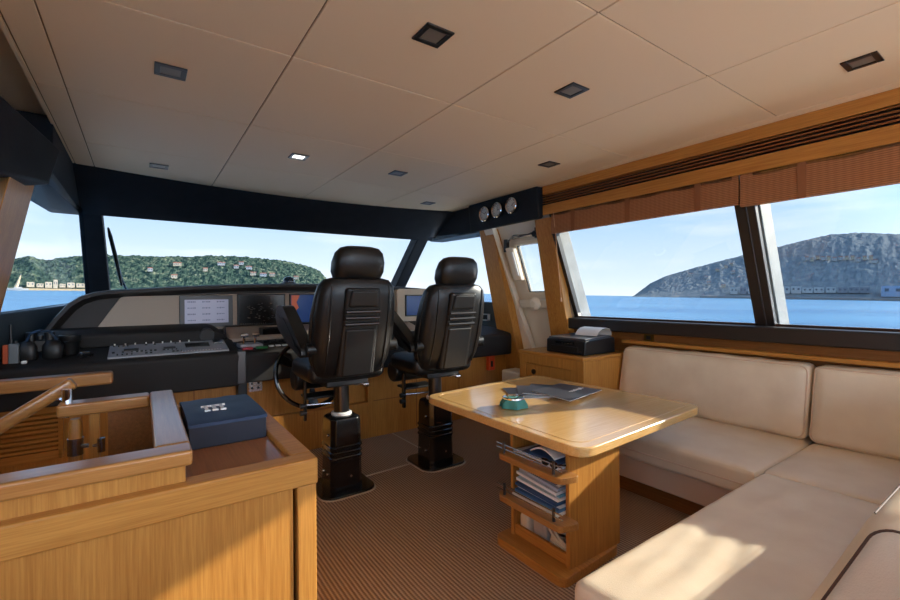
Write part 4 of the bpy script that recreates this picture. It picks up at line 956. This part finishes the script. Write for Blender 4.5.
for p_ in pts:
    v=(p_-S0).normalized(); rings.append([p_-SN*1,p_-SN*1-v*3,p_+SN*2.2-v*3,p_+SN*2.6])
loft(wall_,rings); obj('sea_wall',wall_,STONE,None,label='sandstone sea wall along the left shore',cat='sea wall')
gr='pale villa with terracotta roof in the row on the rocky headland'
for k,px in enumerate((806,811.5,817,822.5,828,834,840,846,852,858,864,870.5)):
    y=261-.35*(k%3)+(1.5 if k%4==1 else 0); house(right,px,right.at_y(px,y),rs.uniform(13,16),15,12,gr,'villas on the rocky headland',rs.choice((WALLP,WALLW)),ROOFT,lift=7)
house(right,874,right.at_y(876,263.5),20,13,12,gr,'villas on the rocky headland',WALLW,ROOFT,lift=7)
gr2='small pale villa high among the trees left of the mullion'
for px,y in ((717,272),(725.5,268.5),(731,266),(706,279),(709,285),(723.5,288),(690,276),(733,274)):
    house(right,px,right.at_y(px,y),rs.uniform(17,22),10,14,gr2,'villas left of the mullion',rs.choice((WALLP,WALLW)),ROOFT,lift=7)
gq='long pale quayside building on the right shore'
for px,w in ((784,44),(796,38),(807.5,38),(819,36),(831,34),(842.5,34),(854,34),(865,32),(734,30),(743,26),(751.5,26)):
    house(right,px,.03,w,34 if px<800 else 26,20,gq,'quayside buildings on the right shore',rs.choice((GREYW,WALLW)),None,lift=4)
house(right,898,.02,100,46,26,'large pale blue block by the water at the right edge',None,BLUEW,None,name='waterfront_block',cat='building',lift=4)
wall_=nb(); rings=[]
for px in range(700,960,6):
    p_=right.pt(px,0,False); v=(p_-S0).normalized(); rings.append([p_-SN*1,p_-SN*1-v*10,p_+SN*10-v*10,p_+SN*12])
loft(wall_,rings); obj('quay_wall',wall_,mat('quay_stone',(132,126,120),.9),None,label='grey brown quay wall along the right shore',cat='sea wall')
# unseen white decks outside the windows, added to bounce sunlight onto the ceiling
DECK=mat('white_bounce_deck',(232,230,224),.5)
bm=nb(); hexa(bm,[(3.5,-6,.55),(4.5,-6,.55),(4.3,5.5,.55),(3.5,5.5,.55)],[(3.5,-6,.62),(4.5,-6,.62),(4.3,5.5,.62),(3.5,5.5,.62)])
hexa(bm,[(-1.9,-6,.55),(-.9,-6,.55),(-.9,5.5,.55),(-1.7,5.5,.55)],[(-1.9,-6,.62),(-.9,-6,.62),(-.9,5.5,.62),(-1.7,5.5,.62)])
prism(bm,[(-.9,5.9),(3.5,5.9),(4.2,5.9),(3.5,9),(1.33,12),(-.9,9),(-1.6,5.9)],'z',.9,.97)
box(bm,-1.9,4.5,-6.5,-2.7,-.1,-.03)
struct('deck',bm,DECK,label='added white side decks and foredeck, unseen outside the windows, bouncing sunlight in',cat='deck')
# a moored boat by the left shore
o=S0+on_sea(ray(18,292))*640; v=on_sea(ray(18,292)); s=v.cross(SN).normalized()
bt=thing('sailing_boat','white sailing boat with furled tan sail by the left shore','boat',tuple(o))
bm=nb(); rings=[]
for x,w,hb in ((-9,.3,2.6),(-6,1.6,2.4),(0,2.2,2.2),(6,1.8,2.2),(8,1.2,2.3)):
    rings.append([o+s*x-v*w+SN*hb,o+s*x-v*w*.6-SN*.3,o+s*x+v*w*.6-SN*.3,o+s*x+v*w+SN*hb])
loft(bm,rings); obj('hull',bm,WALLW,bt)
bm=nb(); q=[o+s*a+v*b+SN*2.2 for a,b in ((-3,-1.2),(3,-1.2),(3,1.2),(-3,1.2))]; hexa(bm,q,[p_+SN*1.4 for p_ in q]); obj('cabin',bm,WALLW,bt)
bm=nb(); cyl(bm,o+SN*2,o+SN*17+s*2.2,.25,.15,n=8); obj('mast',bm,STEEL,bt)
bm=nb(); tube(bm,[o+SN*3.5-s*1.6,o+SN*8-s*.2,o+SN*16+s*1.9],[1.6,1.2,.4],8); obj('furled_sail',bm,mat('tan_sail',(206,176,140),.8),bt)
# windscreen wiper outside the glass
wi=thing('windscreen_wiper','black wiper standing upright outside the port end of the windscreen','wiper',(-.09,5.78,1.3))
def ws_(x,z,o=.03): 
    y=5.72-(z-1.25)*.89/.74; return Vector((x,y+o,z+o*.8))
bm=nb(); tube(bm,[ws_(-.245,1.86),ws_(-.235,1.80),ws_(-.205,1.62),ws_(-.17,1.36)],[.008,.016,.018,.012],8); obj('blade',bm,BLACKSHELL,wi)
bm=nb(); tube(bm,[ws_(-.21,1.62,.06),ws_(-.17,1.40,.06),ws_(-.12,1.26,.05)],.012,8); obj('arm',bm,BLACKMETAL,wi)

# ------------------------------------------------------------------ light
sun=bpy.data.lights.new('sun','SUN'); sun.energy=16.0; sun.angle=math.radians(.6); sun.color=(1.0,.90,.75)
sn=bpy.data.objects.new('sun',sun); COL.objects.link(sn); sn.location=(8,-3,6)
sdir=Vector((-1,.37,-.403)).normalized(); sn.rotation_euler=sdir.to_track_quat('-Z','Y').to_euler()
wd=bpy.data.worlds.new('sky'); SC.world=wd; wd.use_nodes=True; nt=wd.node_tree; nt.nodes.clear()
ow=N(nt,'ShaderNodeOutputWorld'); bg=N(nt,'ShaderNodeBackground'); nt.links.new(bg.outputs[0],ow.inputs['Surface'])
tc=N(nt,'ShaderNodeTexCoord'); sp=N(nt,'ShaderNodeSeparateXYZ'); nt.links.new(tc.outputs['Generated'],sp.inputs[0])
rp=N(nt,'ShaderNodeValToRGB'); e=rp.color_ramp.elements
e[0].position=0; e[0].color=(*lin((232,240,246)),1); e[1].position=.9; e[1].color=(*lin((96,150,214)),1)
for pos_,c in ((.05,(216,230,245)),(.16,(178,208,240)),(.35,(140,184,230))): x=e.new(pos_); x.color=(*lin(c),1)
nt.links.new(sp.outputs['Z'],rp.inputs['Fac'])
# thin streaky cloud
mp=N(nt,'ShaderNodeMapping'); mp.inputs['Scale'].default_value=(1.6,1.6,11); nt.links.new(tc.outputs['Generated'],mp.inputs['Vector'])
cn=N(nt,'ShaderNodeTexNoise'); cn.inputs['Scale'].default_value=1.7; cn.inputs['Detail'].default_value=5; nt.links.new(mp.outputs[0],cn.inputs['Vector'])
cr=N(nt,'ShaderNodeValToRGB'); cr.color_ramp.elements[0].position=.48; cr.color_ramp.elements[1].position=.72; cr.color_ramp.elements[1].color=(.7,.7,.7,1); nt.links.new(cn.outputs['Fac'],cr.inputs['Fac'])
mx=N(nt,'ShaderNodeMixRGB'); mx.inputs['Color2'].default_value=(*lin((244,246,248)),1); nt.links.new(cr.outputs[0],mx.inputs['Fac']); nt.links.new(rp.outputs[0],mx.inputs['Color1'])
# the sky is made much brighter abaft the starboard beam, as fill for the saloon
dt=N(nt,'ShaderNodeVectorMath',operation='DOT_PRODUCT'); nt.links.new(tc.outputs['Generated'],dt.inputs[0]); dt.inputs[1].default_value=Vector((.45,-.85,.25)).normalized()
mr=N(nt,'ShaderNodeMapRange'); mr.inputs['From Min'].default_value=.15; mr.inputs['From Max'].default_value=.9; mr.inputs['To Min'].default_value=2.35; mr.inputs['To Max'].default_value=6.5
mr.interpolation_type='SMOOTHSTEP'; nt.links.new(dt.outputs['Value'],mr.inputs['Value'])
nt.links.new(mx.outputs[0],bg.inputs['Color']); nt.links.new(mr.outputs[0],bg.inputs['Strength'])

vs=SC.view_settings; vs.view_transform='Standard'; vs.look='None'; vs.gamma=1; vs.exposure=0.62; vs.use_curve_mapping=False
cy=SC.cycles; cy.max_bounces=10; cy.diffuse_bounces=6; cy.transparent_max_bounces=12
